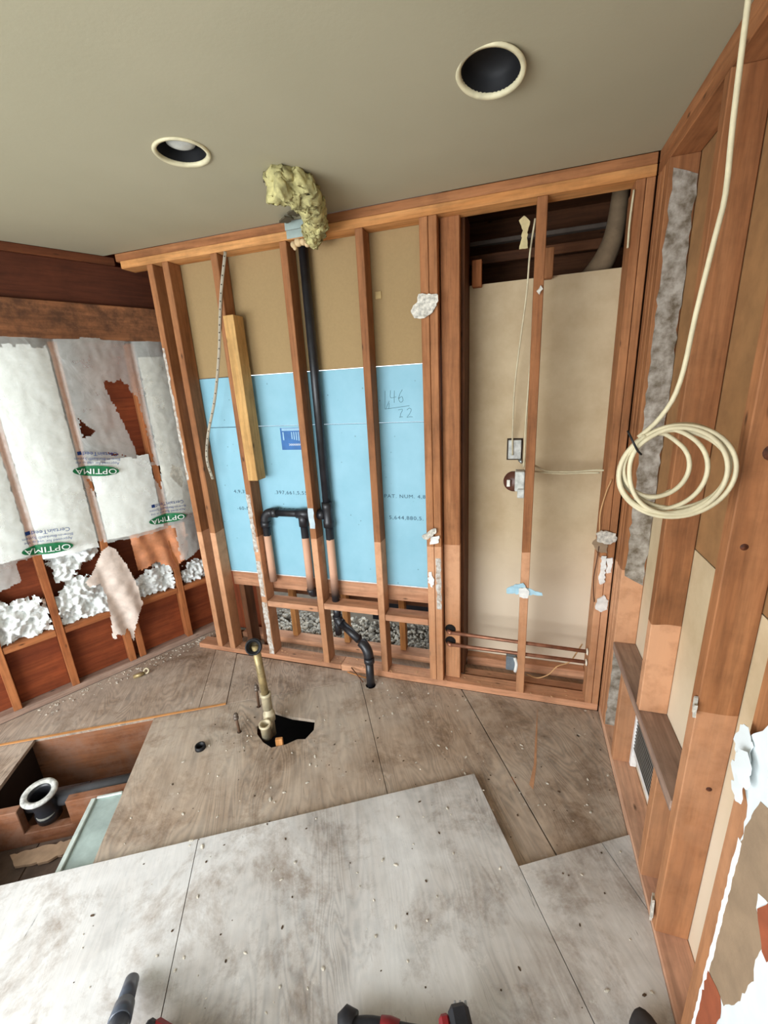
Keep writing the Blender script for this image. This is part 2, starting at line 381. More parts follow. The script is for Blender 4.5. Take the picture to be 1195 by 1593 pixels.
box('rim_board', -2.14, -.72, .285, .32, .34, .46, dark_m('x'), wb)
box('subfloor', -2.3, .0, .09, .34, -.03, -.001, mid_m(), wb)
def smr(x0, x1, z0, z1, y, mat, seed): slab('paint_smear', ragged([(x0, z0), (x1, z0), (x1, z1), (x0, z1)], .02, .004, seed), [], lambda u, v, d: V((u, y-d, v)), .0012, mat, wb)
gpaint = plain('chalky_grey_paint', (206, 206, 200), .9, 0, .5, 40, .3, .2, (150, 122, 98))
smr(-1.955, -1.921, .045, .42, -.0002, gpaint, 101); smr(-1.955, -1.925, .46, .70, -.0002, gpaint, 102); smr(-1.956, -1.93, .76, 1.12, -.0002, gpaint, 103)
smr(-1.563, -1.531, .93, 1.05, -.0002, plain('pale_blue_grey_paint', (188, 204, 210), .8), 104); smr(-2.36, -2.345, 1.2, 1.95, -.0002, gpaint, 105)
smr(-.842, -.816, .50, .80, -.0002, gpaint, 106)
box('gap_seal_board', -2.60, -2.14, .325, .34, -.02, 2.5, rust_m('z'), wb)  # added board, closes the corner gap against sky light
# niche
box('niche_side_board', -.765, -.705, .092, .2995, .04, 2.4, dark_m('z'), wb)
box('niche_side_board', -.036, -.004, .101, .2995, .04, 2.4, stud_m('z'), wb); box('gap_seal_board', -.003, .1, .082, .10, .0, 2.5, dark_m('z'), wb)  # second board is added, sealing the stud gap from outside light
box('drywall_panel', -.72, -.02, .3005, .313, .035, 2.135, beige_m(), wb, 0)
box('bottom_plate', -.704, -.037, .11, .165, .0, .03, dusty_m('x'), wb)
box('bottom_plate', -.704, -.037, .238, .298, .0, .058, dusty_m('x'), wb)
box('niche_block', -.69, -.645, .255, .299, 2.12, 2.235, lwood_m('z'), wb)
box('niche_block', -.365, -.325, .255, .299, 2.12, 2.245, stud_m('z'), wb)
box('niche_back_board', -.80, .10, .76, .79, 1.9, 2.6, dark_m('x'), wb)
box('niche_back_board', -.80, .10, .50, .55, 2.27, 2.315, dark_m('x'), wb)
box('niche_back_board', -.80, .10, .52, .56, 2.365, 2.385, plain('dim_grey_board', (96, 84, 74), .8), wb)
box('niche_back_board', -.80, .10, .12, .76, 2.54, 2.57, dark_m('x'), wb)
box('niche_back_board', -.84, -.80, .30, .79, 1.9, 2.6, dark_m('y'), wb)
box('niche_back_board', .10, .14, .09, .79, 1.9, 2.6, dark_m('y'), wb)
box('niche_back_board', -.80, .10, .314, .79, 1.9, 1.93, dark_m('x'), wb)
# ------------------------------------------------------------------ right wall
wr = struct('wall_right', (.05, -1.2, 0))
for y0 in (-.038, -.088, -.142): box('stud', 0, .089, y0, y0+(.037 if y0 > -.1 else .049), .04, 2.364, stud_m(), wr)
box('stud', 0, .089, -.585, -.547, .511, 2.364, stud_m(), wr)
box('stud', 0, .089, -.986, -.947, .04, 2.364, stud_m(), wr)
box('stud', 0, .089, -1.36, -1.20, .04, 2.364, stud_m(), wr)
box('stud', .0, .089, -1.80, -1.762, .04, 2.364, stud_m(), wr)
box('stud', .0, .089, -2.20, -2.162, .04, 2.364, stud_m(), wr)
box('jack_stud', 0, .089, -.348, -.31, .04, .471, stud_m(), wr)
box('jack_stud', 0, .089, -.826, -.786, .04, .471, stud_m(), wr)
box('duct_header', -.002, .089, -.945, -.144, .473, .51, gray_m('y'), wr)
box('bottom_plate', 0, .089, -3.4, -.001, 0, .040, wood('pink_dusty_plate', (206, 154, 124), (228, 182, 150), 'y', None), wr)
box('top_plate', 0, .089, -3.4, -.001, 2.402, H-.001, stud_m('y'), wr)
box('top_plate', 0, .089, -3.4, -.001, 2.364, 2.401, stud_m('y'), wr)
box('drywall_panel', .091, .104, -1.75, .08, 1.142, 2.43, plain('brown_drywall_back', (158, 116, 74), .9, 0, .12, 12), wr, 0)
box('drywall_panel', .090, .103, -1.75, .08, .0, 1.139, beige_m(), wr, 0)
for kx, kz, kr in ((.045, 1.508, .017), (.03, 1.30, .008), (.06, .62, .007)):
    lathe('knot', [(0, .0008), (kr*.45, .001), (kr*.5, .0004), (kr*.95, .0005), (kr, 0)], (kx, -.9862, kz), plain('knot_wood', (96, 50, 28), .7, 0, .5, 90), wr, (0, -1, 0), 16)
smear = plain('grey_plaster_smear', (176, 168, 156), .9, 0, .6, 22, .4, .2, (104, 92, 76))
slab('plaster_smear', ragged([(.012, .84), (.086, .80), (.086, 2.30), (.012, 2.33)], .03, .005, 3), [], lambda u, v, d: V((u, -.1425-d, v)), .002, smear, wr)
slab('plaster_smear', ragged([(.004, .05), (.086, .05), (.086, .46), (.004, .46)], .03, .003, 4), [], lambda u, v, d: V((u, -.1425-d, v)), .002, smear, wr)
# drywall left on the right wall near the camera
wht = plain('white_wall_paint', (226, 232, 232), .6, 0, .05, 8)
dr = thing('drywall_remnant', 'torn white drywall sheet left on the right wall with brown paper showing', 'drywall', (-.007, -2.3, 0))
def rw(u, v, d): return V((-.0012-d, u, v))
slab('gypsum_board', ragged([(-1.274, .02), (-1.274, .86), (-1.255, .90), (-1.222, .93), (-1.212, .975), (-1.225, 1.0), (-1.27, 1.07), (-1.35, 1.30), (-1.5, 1.6), (-1.8, 2.2), (-3.38, 2.2), (-3.38, .02)], .02, .005, 5), [], rw, .0125, wht, dr)
paper = plain('torn_brown_paper', (156, 132, 106), .9, 0, .10, 14, .6)
def rw2(u, v, d): return V((-.0138-d, u, v))
slab('torn_paper', ragged([(-1.278, .42), (-1.278, .84), (-1.30, .93), (-1.36, .96), (-1.42, .95), (-1.44, .84), (-1.37, .79), (-1.35, .775), (-1.355, .745), (-1.392, .72), (-1.385, .66), (-1.395, .62), (-1.375, .52), (-1.345, .44)], .014, .004, 6), [], rw2, .0006, paper, dr)
slab('torn_paper', ragged([(-1.36, .75), (-1.38, .80), (-1.43, .84), (-1.425, .76), (-1.41, .70), (-1.395, .70)], .014, .004, 9), [], lambda u, v, d: V((-.0148-d, u, v)), .0006, plain('red_brown_board', (160, 86, 56), .85), dr)
def rw3(u, v, d): return V((-.0146-d, u, v))
slab('torn_paper', ragged([(-1.278, .10), (-1.278, .42), (-1.33, .44), (-1.345, .40), (-1.335, .30), (-1.31, .10)], .014, .004, 8), [], rw3, .0006, plain('red_brown_board', (160, 86, 56), .85), dr)
slab('gypsum_edge', ragged([(-1.268, .02), (-1.268, .80), (-1.280, .80), (-1.284, .02)], .012, .002, 7), [], rw2, .0012, plain('bright_gypsum', (248, 248, 246), .9, 0, .03), dr)
for i, (y, z, s) in enumerate(((-1.225, .975, .045), (-1.235, .93, .035), (-1.252, .90, .03), (-1.262, .955, .04))):
    pts = [(y+s*.7*math.cos(a), z+s*math.sin(a)*(1.1 if a < 3 else .8)) for a in [k*PI/4 for k in range(8)]]
    slab('paint_flake', ragged(pts, .008, .006, 30+i), [], lambda u, v, d, i=i: V((-.017-d-.004*i, u, v)), .0015, wht, dr)
# floor register in the right wall
vent = thing('vent_register', 'black slatted vent with white frame low in the right wall', 'vent', (.08, -.57, .05))
for n, a in (('frame_rail', (.070, .088, -.784, -.351, .11, .135)), ('frame_rail', (.070, .088, -.784, -.351, .43, .455)), ('frame_stile', (.064, .088, -.372, -.350, .045, .46)), ('frame_stile', (.070, .088, -.784, -.765, .136, .43))):
    box(n, *a, plain('white_enamel', (240, 240, 238), .4), vent)
box('backing', .082, .0885, -.764, -.373, .136, .429, plain('vent_black', (34, 32, 32), .6), vent, 0)
for i in range(17):
    z = .145+i*.017; beam('slat', (.074, -.5685, z), (.018, .39, .003), plain('vent_slat', (150, 146, 140), .5, .3), vent, 0, 0, (0, .6, 0))
# ------------------------------------------------------------------ left wall
wlft = struct('wall_left', (LP.x, LP.y, 0))
LRZ = math.atan2(LU.y, LU.x)
def L(s, z, off): p = LP+LU*s+LN*off; return V((p.x, p.y, z))
def lbox(name, s0, s1, z0, z1, o0, o1, mat, parent=wlft, bev=.0025):
    return beam(name, L((s0+s1)/2, (z0+z1)/2, (o0+o1)/2), (s1-s0, o1-o0, z1-z0), mat, parent, LRZ, bev)
LS = (-.56, -.285, .03, .40)
lbox('sheathing_board', -3.6, .78, -.02, 1.22, -.112, -.092, rust_m('x'))
lbox('sheathing_board', -3.6, .78, 1.222, 2.62, -.112, -.092, rust_m('x'))
for s in LS: lbox('stud', s-.019, s+.019, .046, 2.0, -.089, 0, lwood_m('z'))
lbox('stud', .072, .11, .046, .39, -.089, -.004, lwood_m('z'))
lbox('stud', .62, .66, .046, 2.0, -.089, 0, lwood_m('z'))
lbox('bottom_plate', -3.5, .7, .007, .045, -.09, .0, gray_m('x'))
ed = [-.98]+list(LS)+[.62]
for a, b in zip(ed, ed[1:]):
    lbox('blocking', a+.02, b-.02, .392, .43, -.089, -.004, lwood_m('x'))
    lbox('lower_panel', a+.02, b-.02, .046, .391, -.075, -.062, rust_m('x'), wlft, .001)
lbox('beam', -3.4, .66, 2.01, 2.19, -.09, .045, wood('stained_header_wood', (112, 70, 42), (164, 108, 70), 'x', None, .1, (66, 44, 30)))
lbox('header_board', -3.4, .62, 2.192, 2.40, -.02, .012, wood('dark_rust_header', (78, 38, 20), (98, 50, 28), 'x', None, .1, None, False))
lbox('ceiling_trim', -3.4, .40, 2.40, 2.439, -.02, .030, wood('dark_trim_wood', (86, 44, 22), (112, 62, 34), 'x', None))
lbox('wall_board', -3.6, -1.0, .046, 2.0, -.06, -.01, plain('white_wall_paint', (226, 232, 232), .6), wlft, 0)
# insulation: fill in the bays, loose piles and the torn film
def bulge(s):
    for a, b in zip(ed, ed[1:]):
        if a <= s <= b: t = (s-a)/(b-a); return .038*math.sin(PI*t)**.6 if b-a < .5 else .03
    return 0
def filmoff(s, z):
    n = noise.noise(V((s*9, z*5, 1.7)))*.012+noise.noise(V((s*30, z*14, 4.2)))*.006
    return .008+bulge(s)+n*(.2+bulge(s)*9)
def inpoly(x, y, P):
    c = False; j = len(P)-1
    for i in range(len(P)):
        if (P[i][1] > y) != (P[j][1] > y) and x < (P[j][0]-P[i][0])*(y-P[i][1])/(P[j][1]-P[i][1])+P[i][0]: c = not c
        j = i
    return c
def gridmesh(name, s0, s1, z0, z1, step, keep, fo, mat, parent=None, jit=.012):
    bm = bmesh.new(); nx = int((s1-s0)/step); nz = int((z1-z0)/step); vs = {}
    def vert(i, j):
        if (i, j) not in vs:
            s, z = s0+i*step, z0+j*step; s += noise.noise(V((i*.7, j*.7, 9)))*step*.5; z += noise.noise(V((i*.7, j*.7, 19)))*step*.5
            vs[i, j] = bm.verts.new(L(s, z, fo(s, z)))
        return vs[i, j]
    for i in range(nx):
        for j in range(nz):
            s, z = s0+(i+.5)*step, z0+(j+.5)*step
            js = s+noise.noise(V((s*40, z*40, 3)))*jit; jz = z+noise.noise(V((s*40, z*40, 13)))*jit
            if keep(js, jz): bm.faces.new((vert(i, j), vert(i+1, j), vert(i+1, j+1), vert(i, j+1)))
    return finish(name, bm, mat, parent, True)
fluff = plain('white_blown_wool', (244, 246, 242), .95, 0, .10, 60, 1.0); packed = plain('packed_white_wool', (244, 246, 240), .95, 0, .05, 12, .2)
grey_fluff = plain('grey_blown_wool', (206, 200, 184), .95, 0, .2, 40, 1.0)
def fo_fill(s, z): return bulge(s)-.016+noise.noise(V((s*20, z*20, 2)))*.006+noise.noise(V((s*55, z*55, 2)))*.003
for a, b, z0, z1, m, lab in ((-.98, -.305, .90, 1.98, packed, 'white wool packed behind film at the far left of the wall'), (-.266, .008, .86, 1.98, packed, 'white wool packed behind film between the first two lettered studs'),
                             (.052, .378, .88, 1.36, packed, 'white wool packed behind film below the tall triangular tear'), (.424, .60, .93, 1.93, grey_fluff, 'greyish wool packed behind film beside the corner studs')):
    o = gridmesh('wool_fill', a, b, z0, z1, .014, lambda s, z, z1=z1: z < z1-.03*abs(noise.noise(V((s*12, 0, 0)))), fo_fill, m); tag(o, lab, 'insulation', None, 'stuff')
def lumpy(k): return lambda s, z: -.03+.045*noise.turbulence(V((s*14, z*14, k)), 3, False)+.03*noise.turbulence(V((s*45, z*45, k)), 2, False)
piles = (([(-.98, .43), (-.98, .75), (-.56, .76), (-.50, .72), (-.47, .64), (-.44, .68), (-.38, .655), (-.345, .66), (-.31, .60), (-.306, .43)], 'white loose wool heaped on the ledge at the far left'),
         ([(-.262, .43), (-.27, .60), (-.22, .65), (-.12, .71), (-.05, .66), (.0, .60), (.009, .50), (.009, .43)], 'white loose wool heaped on the ledge behind the hanging flap'),
         ([(-.262, .86), (-.24, .74), (-.22, .68), (-.16, .66), (-.12, .76), (-.03, .80), (.009, .84), (.009, .92), (-.262, .92)], 'white wool hanging out under the green lettering'),
         ([(.055, .43), (.055, .56), (.10, .60), (.20, .59), (.30, .64), (.378, .70), (.378, .43)], 'white loose wool on the ledge under the orange film'),
         ([(.424, .43), (.424, .52), (.52, .60), (.60, .56), (.60, .43)], 'white loose wool on the ledge in the corner'))
for i, (P, lab) in enumerate(piles):
    lo = lumpy(i*7+3)
    tag(gridmesh('loose_wool', min(p[0] for p in P), max(p[0] for p in P), min(p[1] for p in P)+.002, max(p[1] for p in P)+.03, .007, lambda s, z, P=P: inpoly(s, z, P), lo, fluff, None, .03), lab, 'insulation', None, 'stuff')
holes = ([(.205, 1.78), (.22, 1.80), (.26, 1.785), (.30, 1.80), (.33, 1.77), (.34, 1.73), (.376, 1.70), (.385, 1.50), (.394, 1.298), (.33, 1.32), (.30, 1.37), (.275, 1.50), (.245, 1.63)], [(.055, 1.60), (.115, 1.52), (.054, 1.49)],
         [(.488, 1.283), (.545, 1.22), (.52, 1.118), (.46, 1.20)], [(.02, 1.27), (.066, 1.22), (.05, 1.15)], [(.15, 1.40), (.24, 1.37), (.16, 1.385)], [(.29, 1.31), (.36, 1.24), (.40, 1.12), (.42, 1.28)],
         [(.10, .87), (.20, .80), (.10, .70)])
def film_keep(s, z):
    if any(inpoly(s, z, h) for h in holes): return False
    if s < -.38: return z > .74+.25*max(0, (s+.56))
    if s < .03: return z > .895
    if s < .16: return z > .87
    if s < .43: return z > .865
    return z > .64+.08*noise.noise(V((s*8, 0, 5)))
film = gridmesh('insulation_film', -1.0, .63, .50, 2.02, .0072, film_keep, filmoff, film_m(), None, .007)
tag(film, 'torn translucent plastic film stapled over the left wall insulation', 'plastic film')
green, blue, wtx = plain('print_green', (24, 112, 66), .5), plain('print_blue', (22, 54, 112), .5), plain('print_white', (240, 244, 236), .5)
def fmap(off): return lambda s, z: L(s, z, filmoff(s, z)+off)
def logo(s, z, tilt, parent, full=True):
    f = fmap(.007); bm = bmesh.new(); ct, st = math.cos(tilt), math.sin(tilt); rgs = []
    for q in range(1, 13):
        rgs.append([bm.verts.new(f(s+.112*q/12*math.cos(a)*ct-.030*q/12*math.sin(a)*st, z+.112*q/12*math.cos(a)*st+.030*q/12*math.sin(a)*ct)) for a in [2*PI*k/40 for k in range(40)]])
    bm.faces.new(rgs[0])
    for q in range(11):
        for k in range(40): bm.faces.new((rgs[q][k], rgs[q][(k+1) % 40], rgs[q+1][(k+1) % 40], rgs[q+1][k]))
    parent = finish('printed_oval', bm, green, parent)
    f2 = fmap(.014); R = PI+tilt
    def at(dx, dy): return (s+dx*ct-dy*st, z+dx*st+dy*ct)
    lettering('printed_text', 'OPTIMA', .044, f2, wtx, parent, 1.25, 1, R, at(0, 0))
    lettering('printed_text', 'Approved for use in the', .021, f2, blue, parent, 1.02, 1, R, at(.008, .046))
    lettering('printed_text', 'Blow-in-Blanket\u00ae System', .021, f2, blue, parent, 1.02, 1, R, at(.008, .069))
    lettering('printed_text', 'CertainTeed', .031, f2, blue, parent, 1.05, 1, R, at(.024, .099))
    a = at(-.074, .099); bm = bmesh.new()
    bm.faces.new([bm.verts.new(f2(a[0]+x, a[1]+y)) for x, y in ((-.011, -.01), (.011, -.01), (.011, .01), (-.011, .01))]); finish('printed_emblem', bm, blue, parent)
logo(.075, 1.304, -.16, film); logo(-.234, .925, -.10, film); logo(.395, .935, -.04, film)
flapP = [(.04, .86), (.0, .84), (-.05, .75), (-.115, .68), (-.105, .65), (-.045, .65), (-.035, .56), (-.045, .40), (-.06, .29), (-.045, .27), (-.035, .31), (.0, .28), (.03, .31), (.045, .20), (.075, .31), (.10, .37), (.145, .43), (.135, .58), (.105, .72), (.07, .83)]
def flapoff(s, z): return .055+.02*math.sin((s+z*.18)*48)*(1-z)+.006*noise.noise(V((s*22, z*16, 8)))+.02*(.86-z)
fl = gridmesh('film_flap', -.13, .16, .18, .88, .006, lambda s, z: inpoly(s, z, flapP), flapoff, plain('limp_film', (226, 208, 194), .5, 0, .10, 25, .3), None, .003)
tag(fl, 'limp pinkish white flap of film hanging over the ledge of the left wall', 'plastic film')
of = gridmesh('orange_film', .17, .60, .50, .88, .010, lambda s, z: s < .50 and z > .62+.16*max(0, (.27-s)*3)+.06*noise.noise(V((s*9, 2, 5))), lambda s, z: .012+.012*math.sin(s*60+z*9)+.01*noise.noise(V((s*20, z*10, 1))), plain('orange_film_skin', (206, 136, 94), .45, 0, .2, 14, .6))
tag(of, 'crumpled orange brown film sheet under the lowest green lettering', 'plastic film')
# ------------------------------------------------------------------ rear wall with the big window behind the camera
wrr = struct('wall_rear', (-2, -3.5, 0))
dryw = plain('white_wall_paint', (226, 232, 232), .6)
box('wall_board', -6, -3.4, -3.6, -3.5, 0, 2.6, dryw, wrr, 0); box('wall_board', -.6, .2, -3.6, -3.5, 0, 2.6, dryw, wrr, 0)
box('wall_board', -3.4, -.6, -3.6, -3.5, 0, .45, dryw, wrr, 0); box('wall_board', -3.4, -.6, -3.6, -3.5, 2.43, 2.6, dryw, wrr, 0)
# ------------------------------------------------------------------ outside: added light seals, then the view under the foam board
soil = struct('ground')
box('light_seal', -7, .3, -3.8, 2.6, -.62, -.58, plain('dark_soil', (40, 34, 30), .9), soil, 0)  # unseen slab and panels added to stop outside light leaking in
box('light_seal', .2, .24, -3.8, .86, -.6, 2.62, dark_m('y'), soil, 0); box('light_seal', -7, .24, -3.66, -3.61, -.6, .3, dark_m('x'), soil, 0)
box('light_seal', -7, -3.4, -3.66, -3.61, .3, 2.62, dark_m('x'), soil, 0); box('light_seal', -.6, .24, -3.66, -3.61, .3, 2.62, dark_m('x'), soil, 0)
box('light_seal', -.70, .24, .80, .84, -.6, 2.62, dark_m('x'), soil, 0)
box('light_seal', -2.45, -.71, .30, .325, -.6, -.04, dark_m('x'), soil, 0)
box('soil', -3.5, .6, .33, 2.6, -.12, -.03, plain('dry_soil', (120, 108, 92), .95), soil, 0)
bm = bmesh.new(); rnd = random.Random(4)
for i in range(1500):
    r = rnd.uniform(.010, .021); x = rnd.uniform(-2.5, -.6); y = .345+.25*rnd.random()**1.3
    m = Matrix.Translation((x, y, -.02+rnd.uniform(0, .02)+.10*max(0, y-.45))) @ Matrix.Rotation(rnd.uniform(0, 6), 4, V((rnd.random(), rnd.random(), 1))) @ Matrix.Diagonal((1, rnd.uniform(.6, 1), rnd.uniform(.5, .8), 1))
    bmesh.ops.create_icosphere(bm, subdivisions=1, radius=r, matrix=m)
tag(finish('gravel', bm, plain('pale_gravel', (226, 218, 200), .9, 0, .5, 25), None, True), 'pale pebble gravel outside, seen through the gap under the blue foam', 'gravel', None, 'stuff')
ob = thing('metal_skirting', 'dark metal sheet with pale specks standing outside on the gravel', 'metal sheet', (-1.1, .62, 0))
box('sheet', -1.45, -.75, .62, .63, .0, .40, plain('dark_sheet_metal', (34, 34, 38), .5, .4), ob, 0)
for i in range(4): box('hole', -1.30+i*.09, -1.285+i*.09, .617, .622, .26, .275, plain('pale_speck', (220, 220, 214), .6), ob, 0)
tag(box('outside_board', -3.4, .5, 2.2, 2.25, -.1, 1.2, dark_m('x'), None), 'dark timber boarding beyond the gravel', 'boarding')
# ------------------------------------------------------------------ blue foam
fb = thing('foam_board', 'large light blue rigid foam sheet standing behind the studs', 'insulation board', (-1.58, .11, .575))
box('upper_piece', -2.25, -.84, .0935, .12, 1.502, 1.778, foam_m(), fb, .002)
box('lower_piece', -2.25, -.84, .0935, .12, .577, 1.4995, foam_m(), fb, .002)
box('bottom_edge', -2.25, -.84, .092, .12, .571, .5765, plain('white_foam_edge', (236, 240, 240), .7), fb, 0)
ink = plain('faded_black_ink', (52, 84, 104), .7); pen = plain('pencil_grey', (86, 122, 132), .7)
def ff(x, z): return V((x, .0926, z))
for x, z, t, sz in ((-2.045, 1.112, '4,9,373,', .030), (-1.70, 1.112, '.397,661,5,550,', .030), (-2.03, 1.005, '-60-M 31', .030), (-1.765, 1.005, 'EV SIDE', .030), (-1.015, 1.107, 'PAT. NUM. 4,83', .028), (-1.02, .985, '5,644,880,5.', .030)):
    lettering('printed_text', t, sz, ff, ink, fb, 1.15, 1.15, 0, (x, z))
def stroke(x, z, w, h, *lines):
    bm = bmesh.new()
    for l in lines: tube(bm, smooth_path([ff(x+a*w, z+b*h) for a, b in l], 3), .0010, 5)
    o = finish('pencil_mark', bm, pen, fb)
stroke(-1.078, 1.60, .032, .062, [(.1, 1), (0, .42), (.95, .45)], [(.72, .95), (.62, .5), (.58, 0)])
stroke(-1.035, 1.60, .026, .062, [(.8, 1), (.2, .6), (.05, .2), (.4, 0), (.85, .15), (.7, .45), (.15, .35)])
stroke(-1.040, 1.525, .026, .04, [(0, .95), (.9, 1), (.5, .5), (.35, 0)], [(.15, .05), (.9, .1)])
stroke(-.995, 1.525, .03, .045, [(.05, .8), (.4, 1), (.8, .85), (.5, .4), (0, 0), (.5, .06), (1, .03)])
bm = bmesh.new()
for a, b in (((-1.105, 1.66), (-1.11, 1.57)), ((-1.085, 1.60), (-1.09, 1.57)), ((-1.11, 1.57), (-.98, 1.582)), ((-1.105, 1.57), (-1.085, 1.61))):
    tube(bm, [ff(*a), ff(*b)], .0010, 5)
finish('pencil_mark', bm, pen, fb)
lab_ = box('printed_label', -1.735, -1.585, .0915, .0934, 1.365, 1.488, plain('label_blue', (44, 104, 168), .5), fb, 0)
box('label_print', -1.725, -1.585, .0908, .0914, 1.472, 1.486, plain('label_pale', (150, 190, 214), .5), lab_, 0)
box('label_print', -1.722, -1.714, .0908, .0914, 1.42, 1.465, plain('label_pale', (150, 190, 214), .5), lab_, 0)
for i in range(5): box('label_print', -1.667+i*.014, -1.661+i*.014, .0908, .0914, 1.425-.003*i, 1.465, plain('label_pale', (150, 190, 214), .5), lab_, 0)
lettering('label_print', '>>>>>>>>', .026, lambda x, z: V((x, .0910, z)), wtx, lab_, 1.0, .75, 0, (-1.64, 1.393))
# ------------------------------------------------------------------ black waste pipes
st = thing('vent_stack', 'black plastic vent stack with a side loop rising past the blue foam', 'pipe', (-1.46, .05, .0))
PX = -1.468; py = .052
pipe('pipe', [(PX, py, 1.07), (PX, py, 2.40)], .0235, abs_m(), st)
pipe('pipe', [(PX, py, .44), (PX, py, .93)], .0235, pipe_dust_m(), st)
lathe('tee', [(.0235, -.075), (.0305, -.073), (.0305, -.04), (.027, -.03), (.027, .03), (.0305, .04), (.0305, .073), (.0235, .075)], (PX, py, 1.0), abs_m(), st)
pipe('tee_branch', [(PX-.02, py, 1.0), (PX-.058, py, 1.0)], .030, abs_m(), st)
pipe('pipe', [(PX-.058, py, 1.0), (-1.80, py, 1.0)], .0225, abs_m(), st)
pipe('elbow', bend((-1.885, py, 1.0), (-1, 0, 0), (0, 0, -1), .062, 8), .028, abs_m(), st)
lathe('coupling', [(.0225, 0), (.030, .002), (.030, .034), (.0225, .036)], (-1.885, py, .908), abs_m(), st)
lathe('coupling', [(.0225, 0), (.030, .002), (.030, .034), (.0225, .036)], (-1.795, py, 1.0), abs_m(), st, (-1, 0, 0))
pipe('pipe', [(-1.885, py, .55), (-1.885, py, .91)], .0225, pipe_dust_m(), st)
pipe('tee_branch', [(-1.575, py, 1.0), (-1.665, py, 1.0)], .029, abs_m(), st)
pipe('tee_branch', [(-1.628, py, 1.0), (-1.628, py, .925)], .029, abs_m(), st)
pipe('pipe', [(-1.628, py, .51), (-1.628, py, .93)], .0225, pipe_dust_m(), st)
pipe('elbow', bend((-1.628, py, .48), (0, 0, -1), (.4, 1, 0), .04, 6), .027, abs_m(), st)
wp = thing('waste_pipe', 'black plastic waste pipe bending out of the wall down into the floor', 'pipe', (-1.227, -.087, 0))
pipe('pipe', [(PX, py, .416), (PX, py, .34)], .0235, abs_m(), wp)
pipe('elbow', bend((PX, py, .318), (0, 0, -1), (.9, -.30, -.35), .035, 7), .029, abs_m(), wp)
pipe('pipe', [(-1.44, .043, .308), (-1.30, -.035, .262)], .0235, abs_m(), wp)
pipe('elbow', bend((-1.232, -.072, .238), (.8, -.42, -.26), (.0, -.04, -1), .06, 8), .029, abs_m(), wp)
lathe('coupling', [(.0235, 0), (.0305, .002), (.0305, .03), (.0235, .032)], (-1.229, -.079, .150), abs_m(), wp)
pipe('pipe', [(-1.229, -.079, .18), (-1.227, -.087, -.05)], .0235, abs_m(), wp)
pipe('pipe', [(PX-.004, py, .33), (PX-.006, py+.01, .22)], .022, abs_m(), wp)
# brass tub drain
br = plain('aged_brass', (180, 158, 112), .42, .45, .3, 18); pale = plain('pale_fitting', (214, 200, 166), .5, .2, .2, 18)
dn = thing('tub_drain', 'brass tub drain pipe with black gasket ring standing in the floor hole', 'drain pipe', (-1.65, -.5, 0))
pipe('pipe', [(-1.648, -.50, .10), (-1.665, -.50, .475)], .0195, br, dn)
lathe('coupling', [(.020, -.045), (.025, -.043), (.025, .035), (.028, .037), (.028, .05), (.020, .052)], (-1.650, -.50, .145), pale, dn)
lathe('tee', [(.018, -.14), (.023, -.138), (.023, -.05), (.030, -.045), (.030, .0), (.023, .005), (.023, .04), (.018, .042)], (-1.648, -.50, .075), pale, dn)
pipe('tee_branch', [(-1.648, -.50, .035), (-1.632, -.55, .02)], .022, pale, dn)
lathe('drain_cup', [(.0, -.05), (.026, -.05), (.026, .03), (.031, .032), (.031, .045), (.021, .045), (.021, -.01), (.0, -.01)], (-1.628, -.568, .03), pale, dn, (.05, -.10, 1))
lathe('gasket_ring', [(.022, -.012), (.040, -.012), (.042, .0), (.040, .010), (.034, .012), (.032, .004), (.024, .004), (.022, -.012)], (-1.667, -.512, .478), plain('black_rubber', (26, 26, 28), .5), dn, (.35, -.8, .35))
lathe('overflow_body', [(.0, -.03), (.024, -.028), (.026, -.005), (.023, -.003), (.022, -.02), (0, -.02)], (-1.667, -.512, .478), plain('dark_brass', (84, 72, 50), .5, .4), dn, (.35, -.8, .35))
# floor bolts, ring
def bolt(x, y, h, lean, lab):
    t = thing('floor_bolt', lab, 'bolt', (x, y, 0), 'rusty bolts standing in the floor')
    pipe('shank', [(x, y, -.03), (x+lean, y, h)], .007, plain('rusty_brown_steel', (110, 84, 66), .6, .4), t, 8)
    lathe('nut', [(0, 0), (.013, 0), (.014, .012), (.010, .014), (.012, .018), (.012, .028), (.008, .034), (0, .035)], (x+lean, y, h-.02), plain('dull_steel', (118, 106, 96), .5, .5), t, (0, 0, 1), 8)
bolt(-1.78, -.585, .10, -.006, 'short rusty floor bolt in front of the brass drain pipe, left one')
bolt(-1.785, -.40, .13, .004, 'rusty floor bolt standing behind the base of the brass drain pipe')
t = thing('pipe_stub', 'short black pipe ring stub in the brown plywood left of the drain hole', 'pipe stub', (-1.909, -.725, 0))
lathe('ring', [(.018, -.05), (.018, .014), (.024, .016), (.0255, .0), (.024, -.05)], (-1.909, -.725, 0.003), plain('black_rubber', (26, 26, 28), .5), t)
